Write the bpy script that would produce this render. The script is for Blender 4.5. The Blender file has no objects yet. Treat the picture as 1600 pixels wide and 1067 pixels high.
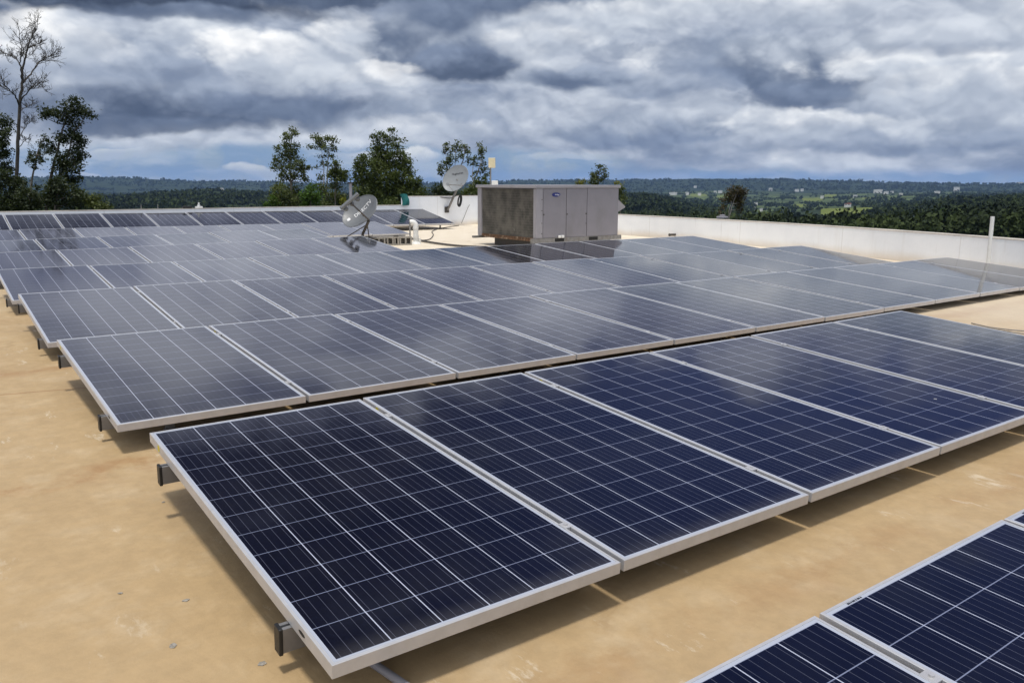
import bpy, bmesh, math, random
import numpy as np
from mathutils import Vector, Matrix, Quaternion

R = math.radians
SC = bpy.context.scene
COL = SC.collection
random.seed(7)
rng = np.random.default_rng(11)

# ------------------------------------------------------------------ camera
CAM = np.array([-.7878, -1.8449, 1.3676])
YAW, PITCH, ROLL, FPX = .6303, .1915, .0015, 1284.32      # FPX for a 1600 px wide frame


def cam_axes(yaw, p, r):
    f = np.array([math.sin(yaw) * math.cos(p), math.cos(yaw) * math.cos(p), -math.sin(p)])
    rt = np.array([math.cos(yaw), -math.sin(yaw), 0.])
    up = np.cross(rt, f)
    return rt * math.cos(r) + up * math.sin(r), up * math.cos(r) - rt * math.sin(r), f


RT, UP, FW = cam_axes(YAW, PITCH, ROLL)
HF = np.array([math.sin(YAW), math.cos(YAW), 0.])          # level forward and right
HR = np.array([math.cos(YAW), -math.sin(YAW), 0.])
cd = bpy.data.cameras.new('camera')
cam = bpy.data.objects.new('camera', cd)
COL.objects.link(cam)
cam.matrix_world = Matrix(((RT[0], UP[0], -FW[0], CAM[0]), (RT[1], UP[1], -FW[1], CAM[1]), (RT[2], UP[2], -FW[2], CAM[2]), (0, 0, 0, 1)))
cd.sensor_width = 36
cd.lens = FPX * 36 / 1600
cd.clip_start = .05
cd.clip_end = 30000
SC.camera = cam


def G(x, y, z=0.):
    """point at height z seen at photo pixel x, y"""
    d = FW + (x - 800) / FPX * RT - (y - 533.5) / FPX * UP
    return Vector(CAM + d * (z - CAM[2]) / d[2])


def D(x, y, dist):
    """point seen at photo pixel x, y at a level forward distance"""
    d = FW + (x - 800) / FPX * RT - (y - 533.5) / FPX * UP
    return Vector(CAM + d * dist / (d @ HF))


# ------------------------------------------------------------------ node helpers
class NT:
    def __init__(s, tree):
        s.t = tree
        s.n = tree.nodes
        s.l = tree.links
        s.n.clear()

    def new(s, typ, **kw):
        nd = s.n.new(typ)
        for k, v in kw.items():
            setattr(nd, k, v)
        return nd

    def put(s, sock, v):
        if isinstance(v, bpy.types.NodeSocket):
            s.l.new(v, sock)
        elif v is not None:
            if sock.type == 'RGBA' and len(v) == 3:
                v = (*v, 1)
            sock.default_value = v

    def m(s, op, a, b=None, c=None, clamp=False):
        nd = s.new('ShaderNodeMath', operation=op, use_clamp=clamp)
        for i, v in enumerate((a, b, c)):
            if v is not None:
                s.put(nd.inputs[i], v)
        return nd.outputs[0]

    def v(s, op, a, b=None, c=None, scale=None):
        nd = s.new('ShaderNodeVectorMath', operation=op)
        for i, x in enumerate((a, b, c)):
            if x is not None:
                s.put(nd.inputs[i], x)
        if scale is not None:
            s.put(nd.inputs['Scale'], scale)
        return nd.outputs['Value'] if op in ('LENGTH', 'DOT_PRODUCT', 'DISTANCE') else nd.outputs[0]

    def noise(s, vec, scale, detail=4, rough=.5, col=False, dist=0., lac=2.):
        nd = s.new('ShaderNodeTexNoise')
        s.put(nd.inputs['Vector'], vec)
        nd.inputs['Scale'].default_value = scale
        nd.inputs['Detail'].default_value = detail
        nd.inputs['Roughness'].default_value = rough
        nd.inputs['Distortion'].default_value = dist
        nd.inputs['Lacunarity'].default_value = lac
        return nd.outputs['Color' if col else 'Fac']

    def ramp(s, v, a, b, lo=0., hi=1., smooth=True):
        nd = s.new('ShaderNodeMapRange', interpolation_type='SMOOTHSTEP' if smooth else 'LINEAR')
        s.put(nd.inputs[0], v)
        for i, x in enumerate((a, b, lo, hi)):
            s.put(nd.inputs[1 + i], x)
        return nd.outputs[0]

    def mix(s, f, a, b, typ='MIX'):
        nd = s.new('ShaderNodeMix', data_type='RGBA', blend_type=typ)
        s.put(nd.inputs[0], f)
        s.put(nd.inputs[6], a)
        s.put(nd.inputs[7], b)
        return nd.outputs[2]

    def sep(s, v):
        nd = s.new('ShaderNodeSeparateXYZ')
        s.put(nd.inputs[0], v)
        return nd.outputs

    def comb(s, x=0., y=0., z=0.):
        nd = s.new('ShaderNodeCombineXYZ')
        for i, q in enumerate((x, y, z)):
            s.put(nd.inputs[i], q)
        return nd.outputs[0]


def lin(r, g, b):
    return tuple(((c / 255) / 12.92 if c / 255 <= .04045 else ((c / 255 + .055) / 1.055) ** 2.4) for c in (r, g, b))


# ------------------------------------------------------------------ exposure, sun, sky
SC.view_settings.view_transform = 'Standard'
SC.view_settings.look = 'None'
SC.view_settings.exposure = 0
SC.view_settings.gamma = 1
SUN_TO = Vector((-.15, -.08, 1)).normalized()
sd = bpy.data.lights.new('sun', 'SUN')
sd.energy = 2.5
sd.angle = R(7)
sd.color = (1, .95, .86)
sun = bpy.data.objects.new('sun', sd)
COL.objects.link(sun)
sun.location = (0, 0, 40)
sun.rotation_mode = 'QUATERNION'
sun.rotation_quaternion = (-SUN_TO).to_track_quat('-Z', 'Y')

world = bpy.data.worlds.new('World')
SC.world = world
world.use_nodes = True


def build_sky():
    T = NT(world.node_tree)
    out = T.new('ShaderNodeOutputWorld')
    d = T.new('ShaderNodeTexCoord').outputs['Generated']
    d = T.v('NORMALIZE', d)
    fr = T.v('DOT_PRODUCT', d, tuple(HF))
    rr = T.v('DOT_PRODUCT', d, tuple(HR))
    az = T.m('ARCTAN2', rr, fr)
    el = T.m('ARCSINE', T.sep(d)[2])
    P = T.comb(az, el, 0.)                                   # compass direction and height of the sky, in radians
    big = T.noise(T.v('MULTIPLY', P, (1, 1.9, 1)), 5.6, 6, .50, col=True)
    fine = T.noise(T.v('MULTIPLY', P, (1, 1.5, 1)), 21, 5, .52, col=True)
    w = T.v('ADD', T.v('MULTIPLY', T.v('SUBTRACT', big, (.5, .5, .5)), (.11, .045, 0)),
            T.v('MULTIPLY', T.v('SUBTRACT', fine, (.5, .5, .5)), (.030, .020, 0)))
    Pw = T.v('ADD', P, w)
    bx, by, bz = T.sep(big)
    fx, fy, fz = T.sep(fine)
    tiny = T.noise(T.v('MULTIPLY', T.v('ADD', P, w), (1, 1.3, 1)), 62, 6, .62)
    def puffs(base, octs):
        tot = None
        for sc_, wt in octs:
            nz = T.noise(T.v('MULTIPLY', base, (1, 1.5, 1)), sc_, 1, .4)
            q = T.m('MULTIPLY', T.m('ABSOLUTE', T.m('SUBTRACT', nz, .5)), wt * 2.1)
            tot = q if tot is None else T.m('ADD', tot, q)
        return tot
    octs = ((7.5, 1.), (17., .50), (39., .24), (88., .11))
    Pp = T.v('ADD', P, T.v('SCALE', w, scale=.35))
    puff = puffs(Pp, octs)
    # which side of each billow faces the light from above
    Pr = T.v('ADD', P, T.v('SCALE', w, scale=.3))
    oct2 = ((9.5, 1.), (23., .45), (52., .18))
    relief = T.m('SUBTRACT', puffs(Pr, oct2), puffs(T.v('ADD', Pr, (.003, .010, 0)), oct2))
    puff = T.m('ADD', puff, .03)
    billow = T.m('ADD', T.m('MULTIPLY', bz, .26), T.m('ADD', T.m('MULTIPLY', fz, .16), T.m('MULTIPLY', tiny, .10)))
    billow = T.m('ADD', billow, T.m('MULTIPLY', puff, .48))     # about .5
    # general cover: grey to pale, bands stretched along the horizon
    cov = T.noise(T.v('MULTIPLY', Pw, (1, 2.6, 1)), 4.2, 6, .55)
    col = T.mix(T.ramp(cov, .36, .64), lin(138, 151, 174), lin(216, 222, 231))
    col = T.mix(T.ramp(billow, .47, .66, 0, .75), col, lin(236, 239, 243))
    # higher than the photo's frame: thicker and darker broken cover

    def lum(c, k):
        return tuple(x * k for x in c)

    def cloud(x, y, rx, ry, lo, hi=None, k=.55, soft=.55, op=1., mid=0.):
        nonlocal col
        a = math.atan((x - 800) / FPX)
        e = math.atan((284 - y) / FPX * math.cos(a))
        sx, sy = FPX / rx * 1., FPX / ry
        at_ = T.v('MULTIPLY_ADD', col, (1e-9, 1e-9, 1e-9), Pw)      # keeps the clouds evaluated one after the other
        q = T.v('MULTIPLY', T.v('SUBTRACT', at_, (a, e, 0)), (sx, sy, 0))
        dist = T.m('ADD', T.v('LENGTH', q), T.m('MULTIPLY', T.m('SUBTRACT', .5, billow), k * 3))
        mask = T.ramp(dist, 1.15, 1.15 - soft * .75, 0, op)
        c = lo
        if hi is not None:
            qy = T.sep(q)[1]
            c = T.mix(T.ramp(T.m('ADD', qy, T.m('MULTIPLY', T.m('SUBTRACT', billow, .5), 3.2)), mid - .75, mid + .75), lo, hi)
        col = T.mix(mask, col, c)

    W1, W2, L1, L2 = lin(244, 246, 248), lin(228, 232, 238), lin(206, 213, 223), lin(184, 193, 207)
    M1, M2, D1, D2, D3 = lin(156, 168, 188), lin(132, 146, 170), lin(108, 122, 146), lin(88, 101, 124), lin(68, 79, 99)
    # pale masses
    cloud(120, 90, 150, 55, L1, W2, soft=.8)
    cloud(60, 62, 70, 40, W2, W1, soft=.7)
    cloud(330, 90, 170, 45, M1, L1, soft=.9)
    cloud(850, 60, 170, 45, L2, W2, soft=.9)
    cloud(470, 112, 130, 52, L1, W1, soft=.6, mid=-.3)
    cloud(545, 85, 70, 45, L1, W1, soft=.7)
    cloud(590, 140, 120, 16, L2, W1, soft=.7)
    cloud(820, 120, 70, 40, L2, W2, soft=.8)
    cloud(1450, 150, 220, 60, L2, L1, soft=.8)
    cloud(1560, 40, 110, 60, L1, W2, soft=.8)
    cloud(660, 185, 210, 36, M1, L2, soft=.9)
    cloud(680, 205, 130, 22, L2, W2, soft=.8, op=.7)
    cloud(1120, 90, 120, 60, M1, L1, soft=.9)
    # dark masses
    cloud(170, 12, 420, 26, D3, D2, k=.35, soft=.8)
    cloud(20, 36, 60, 26, D2, D1, k=.4, soft=.8)
    cloud(330, 38, 160, 16, D1, M2, k=.4, soft=.9, op=.8)
    cloud(560, 14, 330, 22, D2, D1, k=.4, soft=.8)
    cloud(760, 20, 150, 34, D1, M2, k=.4, soft=.8)
    cloud(240, 128, 210, 26, M2, M1, k=.4, soft=1, op=.8)
    cloud(300, 172, 300, 36, D2, M1, k=.35, soft=.75)
    cloud(470, 172, 170, 22, D1, M2, k=.35, soft=.8)
    cloud(250, 200, 200, 16, D2, D1, k=.3, soft=.9, op=.85)
    cloud(670, 80, 130, 55, D1, L2, k=.5, soft=.5)
    cloud(735, 112, 100, 40, D2, M2, k=.45, soft=.6)
    cloud(690, 40, 90, 30, D1, M2, k=.45, soft=.7)
    cloud(900, 132, 110, 24, D1, M1, k=.4, soft=.8)
    cloud(1010, 150, 100, 20, M2, M1, k=.4, soft=.9, op=.8)
    cloud(1130, 115, 90, 50, M2, L2, k=.45, soft=.7)
    cloud(1230, 115, 150, 66, D1, L2, k=.5, soft=.6, mid=.1)
    cloud(1225, 160, 120, 24, D1, M2, k=.6, soft=.9, op=.85)
    cloud(1000, 208, 180, 30, M2, L2, k=.4, soft=.6)
    cloud(1240, 198, 130, 28, L2, W1, k=.45, soft=.5, mid=-.2)
    cloud(1460, 205, 200, 26, M1, L1, k=.45, soft=.6)
    cloud(1330, 226, 330, 15, M2, L2, k=.15, soft=1.1, op=.75)
    cloud(960, 40, 130, 34, L1, W1, soft=.8)
    cloud(1090, 22, 120, 22, L1, W1, soft=.8, op=.8)
    cloud(1400, 112, 150, 24, L1, W1, soft=.8)
    cloud(1240, 30, 160, 26, L2, W2, soft=.9)
    cloud(1440, 90, 130, 14, M2, L2, k=.3, soft=1.1, op=.6)
    for x, y, rx, ry, o_ in ((428, 104, 66, 36, .8), (500, 92, 66, 40, .7), (556, 66, 56, 32, .7), (590, 126, 80, 18, .6), (60, 70, 70, 30, .6), (140, 88, 100, 28, .45), (1190, 190, 90, 24, .7),
                             (1262, 198, 80, 18, .55), (1560, 52, 80, 40, .6), (835, 78, 90, 30, .6), (900, 40, 110, 26, .45), (1440, 140, 110, 24, .4), (1590, 150, 60, 30, .5)):
        cloud(x, y, rx, ry, L2, lin(250, 251, 252), k=.6, soft=.6, op=o_, mid=-.15)
    col = T.mix(1., col, T.mix(T.ramp(billow, .38, .62), (.94, .95, .97), (1.08, 1.07, 1.06)), 'MULTIPLY')
    col = T.mix(1., col, T.mix(T.ramp(relief, -.22, .22), (.85, .87, .90), (1.15, 1.14, 1.12)), 'MULTIPLY')
    # above the photo's frame: a bright sheet of thin cloud, then darker broken cover, with the zenith brightened as fill
    rag = T.m('ADD', el, T.m('ADD', T.m('MULTIPLY', T.m('SUBTRACT', .5, billow), .22), T.m('MULTIPLY', T.ramp(az, -.40, .42), .150)))
    sheet = T.mix(T.ramp(cov, .36, .64), (.26, .29, .44), (.84, .88, 1.02))
    sheet = T.mix(T.ramp(az, .05, .45), sheet, T.mix(T.ramp(cov, .36, .64), (.16, .18, .32), (.46, .50, .66)))
    col = T.mix(T.m('MULTIPLY', T.ramp(el, .205, .255), .9), col, sheet)
    over = T.ramp(rag, .405, .475)
    gap = T.mix(T.ramp(az, -.25, .30), (.030, .038, .075), (.060, .100, .300))
    gap = T.mix(T.ramp(cov, .54, .68, 0, .5), gap, (.24, .27, .36))
    gap = T.mix(T.ramp(el, .80, 1.15), gap, (.92, .96, 1.02))
    col = T.mix(T.m('MULTIPLY', over, .95), col, gap)
    back = T.ramp(fr, .05, -.45)  # unseen sky behind the camera, brightened to light the walls facing it
    col = T.mix(T.m('MULTIPLY', back, .85), col, T.mix(T.ramp(cov, .38, .62), (.80, .86, .96), (1.45, 1.48, 1.52)))
    # gap of clear sky low down
    lim = T.m('ADD', el, T.m('MULTIPLY', T.m('SUBTRACT', .5, billow), .045))
    right = T.ramp(az, .02, .25)
    lim = T.m('ADD', lim, T.m('MULTIPLY', right, .026))
    clear = T.ramp(lim, .050, .036)
    far = T.mix(T.ramp(T.noise(T.v('MULTIPLY', Pw, (1, 3.6, 1)), 9, 5, .55), .42, .70), lin(136, 162, 194), lin(184, 198, 216))
    # low blue seen through the gap is the sky texture itself
    skyt = T.new('ShaderNodeTexSky', sky_type='NISHITA', sun_disc=False)
    skyt.sun_elevation = math.asin(SUN_TO.z)
    skyt.sun_rotation = math.atan2(SUN_TO.x, SUN_TO.y) % (2 * math.pi)
    skyt.air_density = 1.0
    skyt.dust_density = .0
    skyt.ozone_density = 3.
    skyt.altitude = 300
    col0 = col
    # small clouds low over the hills
    col = far
    for x, y, rx, ry, hi in ((240, 241, 62, 10, W2), (200, 236, 90, 8, L1), (140, 222, 46, 12, W2), (165, 271, 28, 8, L1), (270, 224, 90, 10, M2),
                             (905, 238, 62, 12, W2), (860, 246, 60, 8, L1), (1240, 252, 24, 7, W2), (1330, 254, 50, 7, L1), (1385, 249, 24, 6, W2),
                             (1560, 250, 60, 8, W2), (1450, 256, 70, 7, L1), (600, 243, 60, 12, L1), (665, 245, 40, 10, W2), (400, 268, 40, 8, L1), (1120, 262, 60, 6, L1)):
        cloud(x, y, rx, ry, lin(176, 190, 210), hi, k=.5, soft=.6)
    lowcol = col
    cloud(1010, 250, 90, 40, lin(128, 147, 176), None, k=.2, soft=1, op=.75)       # rain shaft
    lowcol = col
    lowmask = T.ramp(T.m('ADD', T.noise(Pw, 20, 6, .6), T.m('MULTIPLY', right, .12)), .40, .56, .80, 1.)
    bg_sky = T.new('ShaderNodeBackground')
    T.put(bg_sky.inputs[0], skyt.outputs[0])
    bg_sky.inputs[1].default_value = .075
    bg_low = T.new('ShaderNodeBackground')
    T.put(bg_low.inputs[0], lowcol)
    bg_cl = T.new('ShaderNodeBackground')
    T.put(bg_cl.inputs[0], col0)
    m1 = T.new('ShaderNodeMixShader')
    T.put(m1.inputs[0], lowmask)
    T.l.new(bg_sky.outputs[0], m1.inputs[1])
    T.l.new(bg_low.outputs[0], m1.inputs[2])
    m2 = T.new('ShaderNodeMixShader')
    T.put(m2.inputs[0], clear)
    T.l.new(bg_cl.outputs[0], m2.inputs[1])
    T.l.new(m1.outputs[0], m2.inputs[2])
    T.l.new(m2.outputs[0], out.inputs[0])


build_sky()


# ------------------------------------------------------------------ materials
def mat(name):
    m = bpy.data.materials.new(name)
    m.use_nodes = True
    return m, NT(m.node_tree)


def principled(T, base, rough=.6, metal=0., ior=None, bump=None, spec=None):
    o = T.new('ShaderNodeOutputMaterial')
    b = T.new('ShaderNodeBsdfPrincipled')
    T.put(b.inputs['Base Color'], base)
    T.put(b.inputs['Roughness'], rough)
    T.put(b.inputs['Metallic'], metal)
    if ior:
        b.inputs['IOR'].default_value = ior
    if spec is not None:
        b.inputs['Specular IOR Level'].default_value = spec
    if bump:
        h, st, ds = bump
        n = T.new('ShaderNodeBump')
        n.inputs['Strength'].default_value = st
        n.inputs['Distance'].default_value = ds
        T.put(n.inputs['Height'], h)
        T.l.new(n.outputs[0], b.inputs['Normal'])
    T.l.new(b.outputs[0], o.inputs[0])
    return b


def world_pos(T):
    return T.new('ShaderNodeNewGeometry').outputs['Position']


def obj_pos(T):
    return T.new('ShaderNodeTexCoord').outputs['Object']


def simple(name, c, rough=.6, metal=0., var=.12, scale=9., bump=0., dirt=None, dirt_amt=.4, coord='obj'):
    m, T = mat(name)
    p = obj_pos(T) if coord == 'obj' else world_pos(T)
    n = T.noise(p, scale, 6, .6)
    base = T.mix(T.ramp(n, .25, .75), tuple(x * (1 - var) for x in c), tuple(min(1, x * (1 + var)) for x in c))
    if dirt:
        n2 = T.noise(T.v('MULTIPLY', p, (1, 1, .45)), scale * .6, 8, .68)
        base = T.mix(T.ramp(n2, .5, .72, 0, dirt_amt), base, dirt)
    n3 = T.noise(p, scale * 3, 5, .6)
    principled(T, base, T.ramp(n3, .2, .8, rough * .85, min(1, rough * 1.15)), metal, bump=(n3, bump, .01) if bump else None)
    return m


M = {}
M['frame'] = simple('anodised_aluminium', (.53, .53, .545), .42, .35, .06, 14, dirt=(.40, .36, .30), dirt_amt=.25)
M['rail'] = simple('mill_aluminium', (.26, .26, .27), .45, .6, .10, 20)
M['black'] = simple('black_plastic', (.010, .011, .012), .45, 0, .2, 30)
M['white_paint'] = simple('white_pipe_paint', (.74, .74, .72), .5, 0, .06, 12, dirt=(.45, .42, .36), dirt_amt=.35)
M['grey_dish'] = simple('grey_dish_paint', (.135, .144, .156), .42, 0, .06, 8, dirt=(.06, .06, .058), dirt_amt=.4)
M['pale_dish'] = simple('pale_dish_paint', (.24, .255, .27), .42, 0, .05, 6, dirt=(.15, .145, .13), dirt_amt=.4)
M['white_letter'] = simple('white_print', (.80, .80, .80), .5, 0, .02)
M['dark_letter'] = simple('dark_print', (.012, .012, .018), .5, 0, .02)
M['blue_badge'] = simple('blue_badge_paint', (.012, .022, .16), .35, 0, .04)
M['steel'] = simple('galvanised_steel', (.24, .235, .23), .5, .5, .2, 18, dirt=(.12, .07, .04), dirt_amt=.5)
M['dark_steel'] = simple('dark_weathered_steel', (.075, .07, .066), .6, .3, .25, 18, dirt=(.10, .05, .025), dirt_amt=.5)
M['concrete'] = simple('concrete_block', (.30, .28, .25), .9, 0, .25, 22, .5, dirt=(.14, .13, .11))
M['cream'] = simple('cream_plastic', (.68, .60, .40), .5, 0, .06, 10)
M['teal'] = simple('teal_cloth', (.010, .13, .125), .8, 0, .3, 18, .4)
M['yellow'] = simple('yellow_sticker', (.60, .50, .02), .5, 0, .08, 60)
M['ac_panel'] = simple('grey_lilac_sheet_metal', (.225, .215, .240), .5, .1, .06, 3.2, dirt=(.165, .155, .155), dirt_amt=.35)
M['ac_trim'] = simple('pale_sheet_metal', (.30, .29, .315), .5, .1, .06, 5, dirt=(.22, .19, .16), dirt_amt=.35)
M['rust'] = simple('rusty_steel', (.105, .055, .028), .85, .1, .5, 16, .4, dirt=(.42, .34, .25), dirt_amt=.8)
M['slot_shade'] = simple('slot_shade_black', (.012, .012, .012), .8)  # near-black plates stand in for the shade inside open slots
M['debris'] = simple('grey_debris', (.30, .275, .24), .9, 0, .4, 40, .6)
M['house_white'] = simple('white_house_wall', (.62, .61, .58), .8, 0, .1, .4)
M['house_blue'] = simple('pale_blue_house_wall', (.36, .50, .62), .8, 0, .1, .4)
M['house_grey'] = simple('grey_metal_roof', (.34, .35, .36), .6, 0, .15, .4)
M['house_red'] = simple('red_tile_roof', (.28, .085, .05), .8, 0, .2, .5)
M['house_window'] = simple('dark_window_opening', (.02, .022, .025), .3)


def coil_material():
    m, T = mat('dusty_condenser_coil')
    p = obj_pos(T)
    x, y, z = T.sep(p)
    fin = T.ramp(T.m('ABSOLUTE', T.m('SUBTRACT', T.m('FRACT', T.m('MULTIPLY', y, 42)), .5)), .18, .40)
    row = T.ramp(T.m('ABSOLUTE', T.m('SUBTRACT', T.m('FRACT', T.m('MULTIPLY', z, 19)), .5)), .34, .46)
    n = T.noise(p, 3.2, 8, .66)
    n2 = T.noise(T.v('MULTIPLY', p, (1, 1, .35)), 9, 7, .7)
    b = T.mix(T.ramp(n, .35, .66), (.045, .042, .036), (.125, .115, .098))
    b = T.mix(T.ramp(n2, .58, .72, 0, .75), b, (.018, .018, .017))
    b = T.mix(T.ramp(T.noise(p, 5.5, 4, .5), .66, .74, 0, .5), b, (.22, .21, .19))
    b = T.mix(T.m('MULTIPLY', fin, .45), b, (.02, .019, .017))
    b = T.mix(T.m('MULTIPLY', row, .3), b, (.14, .13, .115))
    principled(T, b, .8, .1)
    return m


M['coil'] = coil_material()

CPX, CPY, X0, Y0 = .1606, .1564, .0187, .0199          # cell pitch and margins of the laminate
PW, PL, PGAP = 1.001, 1.9166, .0219


def laminate_material():
    m, T = mat('polycrystalline_cells_under_glass')
    p = obj_pos(T)
    x, y, z = T.sep(p)
    u = T.m('DIVIDE', T.m('SUBTRACT', x, X0), CPX)
    v = T.m('DIVIDE', T.m('SUBTRACT', y, Y0), CPY)
    fu, fv = T.m('FRACT', u), T.m('FRACT', v)
    inside = T.m('MULTIPLY', T.m('MULTIPLY', T.m('GREATER_THAN', u, 0.), T.m('LESS_THAN', u, 6.)),
                 T.m('MULTIPLY', T.m('GREATER_THAN', v, 0.), T.m('LESS_THAN', v, 12.)))
    du = T.m('SUBTRACT', .5, T.m('ABSOLUTE', T.m('SUBTRACT', fu, .5)))
    dv = T.m('SUBTRACT', .5, T.m('ABSOLUTE', T.m('SUBTRACT', fv, .5)))
    gapu = T.m('LESS_THAN', du, 0.0017 / CPX)
    gapv = T.m('LESS_THAN', dv, 0.0015 / CPY)
    bar = T.m('SUBTRACT', .5, T.m('ABSOLUTE', T.m('SUBTRACT', T.m('FRACT', T.m('MULTIPLY', fu, 5.)), .5)))
    bar = T.m('GREATER_THAN', bar, .5 - .0009 * 5 / CPX)
    wn = T.new('ShaderNodeTexWhiteNoise', noise_dimensions='3D')
    oi = T.new('ShaderNodeObjectInfo')
    T.put(wn.inputs[0], T.comb(T.m('FLOOR', u), T.m('FLOOR', v), T.m('MULTIPLY', oi.outputs['Random'], 91.)))
    vor = T.new('ShaderNodeTexVoronoi')
    T.put(vor.inputs['Vector'], T.v('ADD', p, T.v('SCALE', (13., 7., 3.), scale=oi.outputs['Random'])))
    vor.inputs['Scale'].default_value = 85
    grain = T.sep(vor.outputs['Color'])[0]
    c = T.mix(wn.outputs[0], (.0010, .0012, .0060), (.0019, .0021, .0080))
    c = T.mix(T.m('MULTIPLY', grain, .55), c, (.0024, .0032, .0125))
    c = T.mix(T.m('MULTIPLY', oi.outputs['Random'], .25), c, (.0022, .0030, .0135))
    c = T.mix(T.m('MULTIPLY', bar, .7), c, (.085, .092, .125))
    c = T.mix(T.m('MULTIPLY', gapv, .85), c, (.22, .25, .36))
    c = T.mix(gapu, c, (.44, .47, .57))
    c = T.mix(inside, (.40, .43, .50), c)
    # thin film of dust, thicker towards the low edge and in dried run marks
    w = world_pos(T)
    dn = T.noise(T.v('ADD', w, (3.1, 1.7, .3)), 2.3, 7, .62)
    st = T.noise(T.v('MULTIPLY', p, (30, 1.4, 1)), 1.0, 5, .6)
    dust = T.m('ADD', T.ramp(dn, .40, .75, .0015, .014), T.ramp(st, .5, .8, 0, .009))
    dust = T.m('ADD', dust, T.ramp(T.m('ADD', y, T.m('MULTIPLY', dn, .05)), .12, .035, 0, .06))
    spk = T.noise(w, 160, 2, .5)
    dust = T.m('ADD', dust, T.ramp(spk, .78, .84, 0, .12))
    c = T.mix(dust, c, (.40, .385, .37))
    # a few dried droppings
    vd = T.new('ShaderNodeTexVoronoi')
    T.put(vd.inputs['Vector'], T.v('ADD', w, T.v('SCALE', T.v('SUBTRACT', T.noise(w, 40, 3, .6, col=True), (.5, .5, .5)), scale=.03)))
    vd.inputs['Scale'].default_value = 2.6
    drop = T.m('MULTIPLY', T.ramp(vd.outputs['Distance'], .032, .022), T.m('GREATER_THAN', T.sep(vd.outputs['Color'])[1], .86))
    c = T.mix(T.m('MULTIPLY', drop, .7), c, (.55, .54, .50))
    b = principled(T, c, T.ramp(dn, .3, .7, .045, .085), 0, ior=1.47)
    b.inputs['Sheen Weight'].default_value = .015
    b.inputs['Sheen Roughness'].default_value = .35
    hn = T.noise(p, 55, 3, .5)
    bp = T.new('ShaderNodeBump')
    bp.inputs['Strength'].default_value = .025
    bp.inputs['Distance'].default_value = .002
    T.put(bp.inputs['Height'], hn)
    T.l.new(bp.outputs[0], b.inputs['Normal'])
    return m


M['cells'] = laminate_material()


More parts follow.
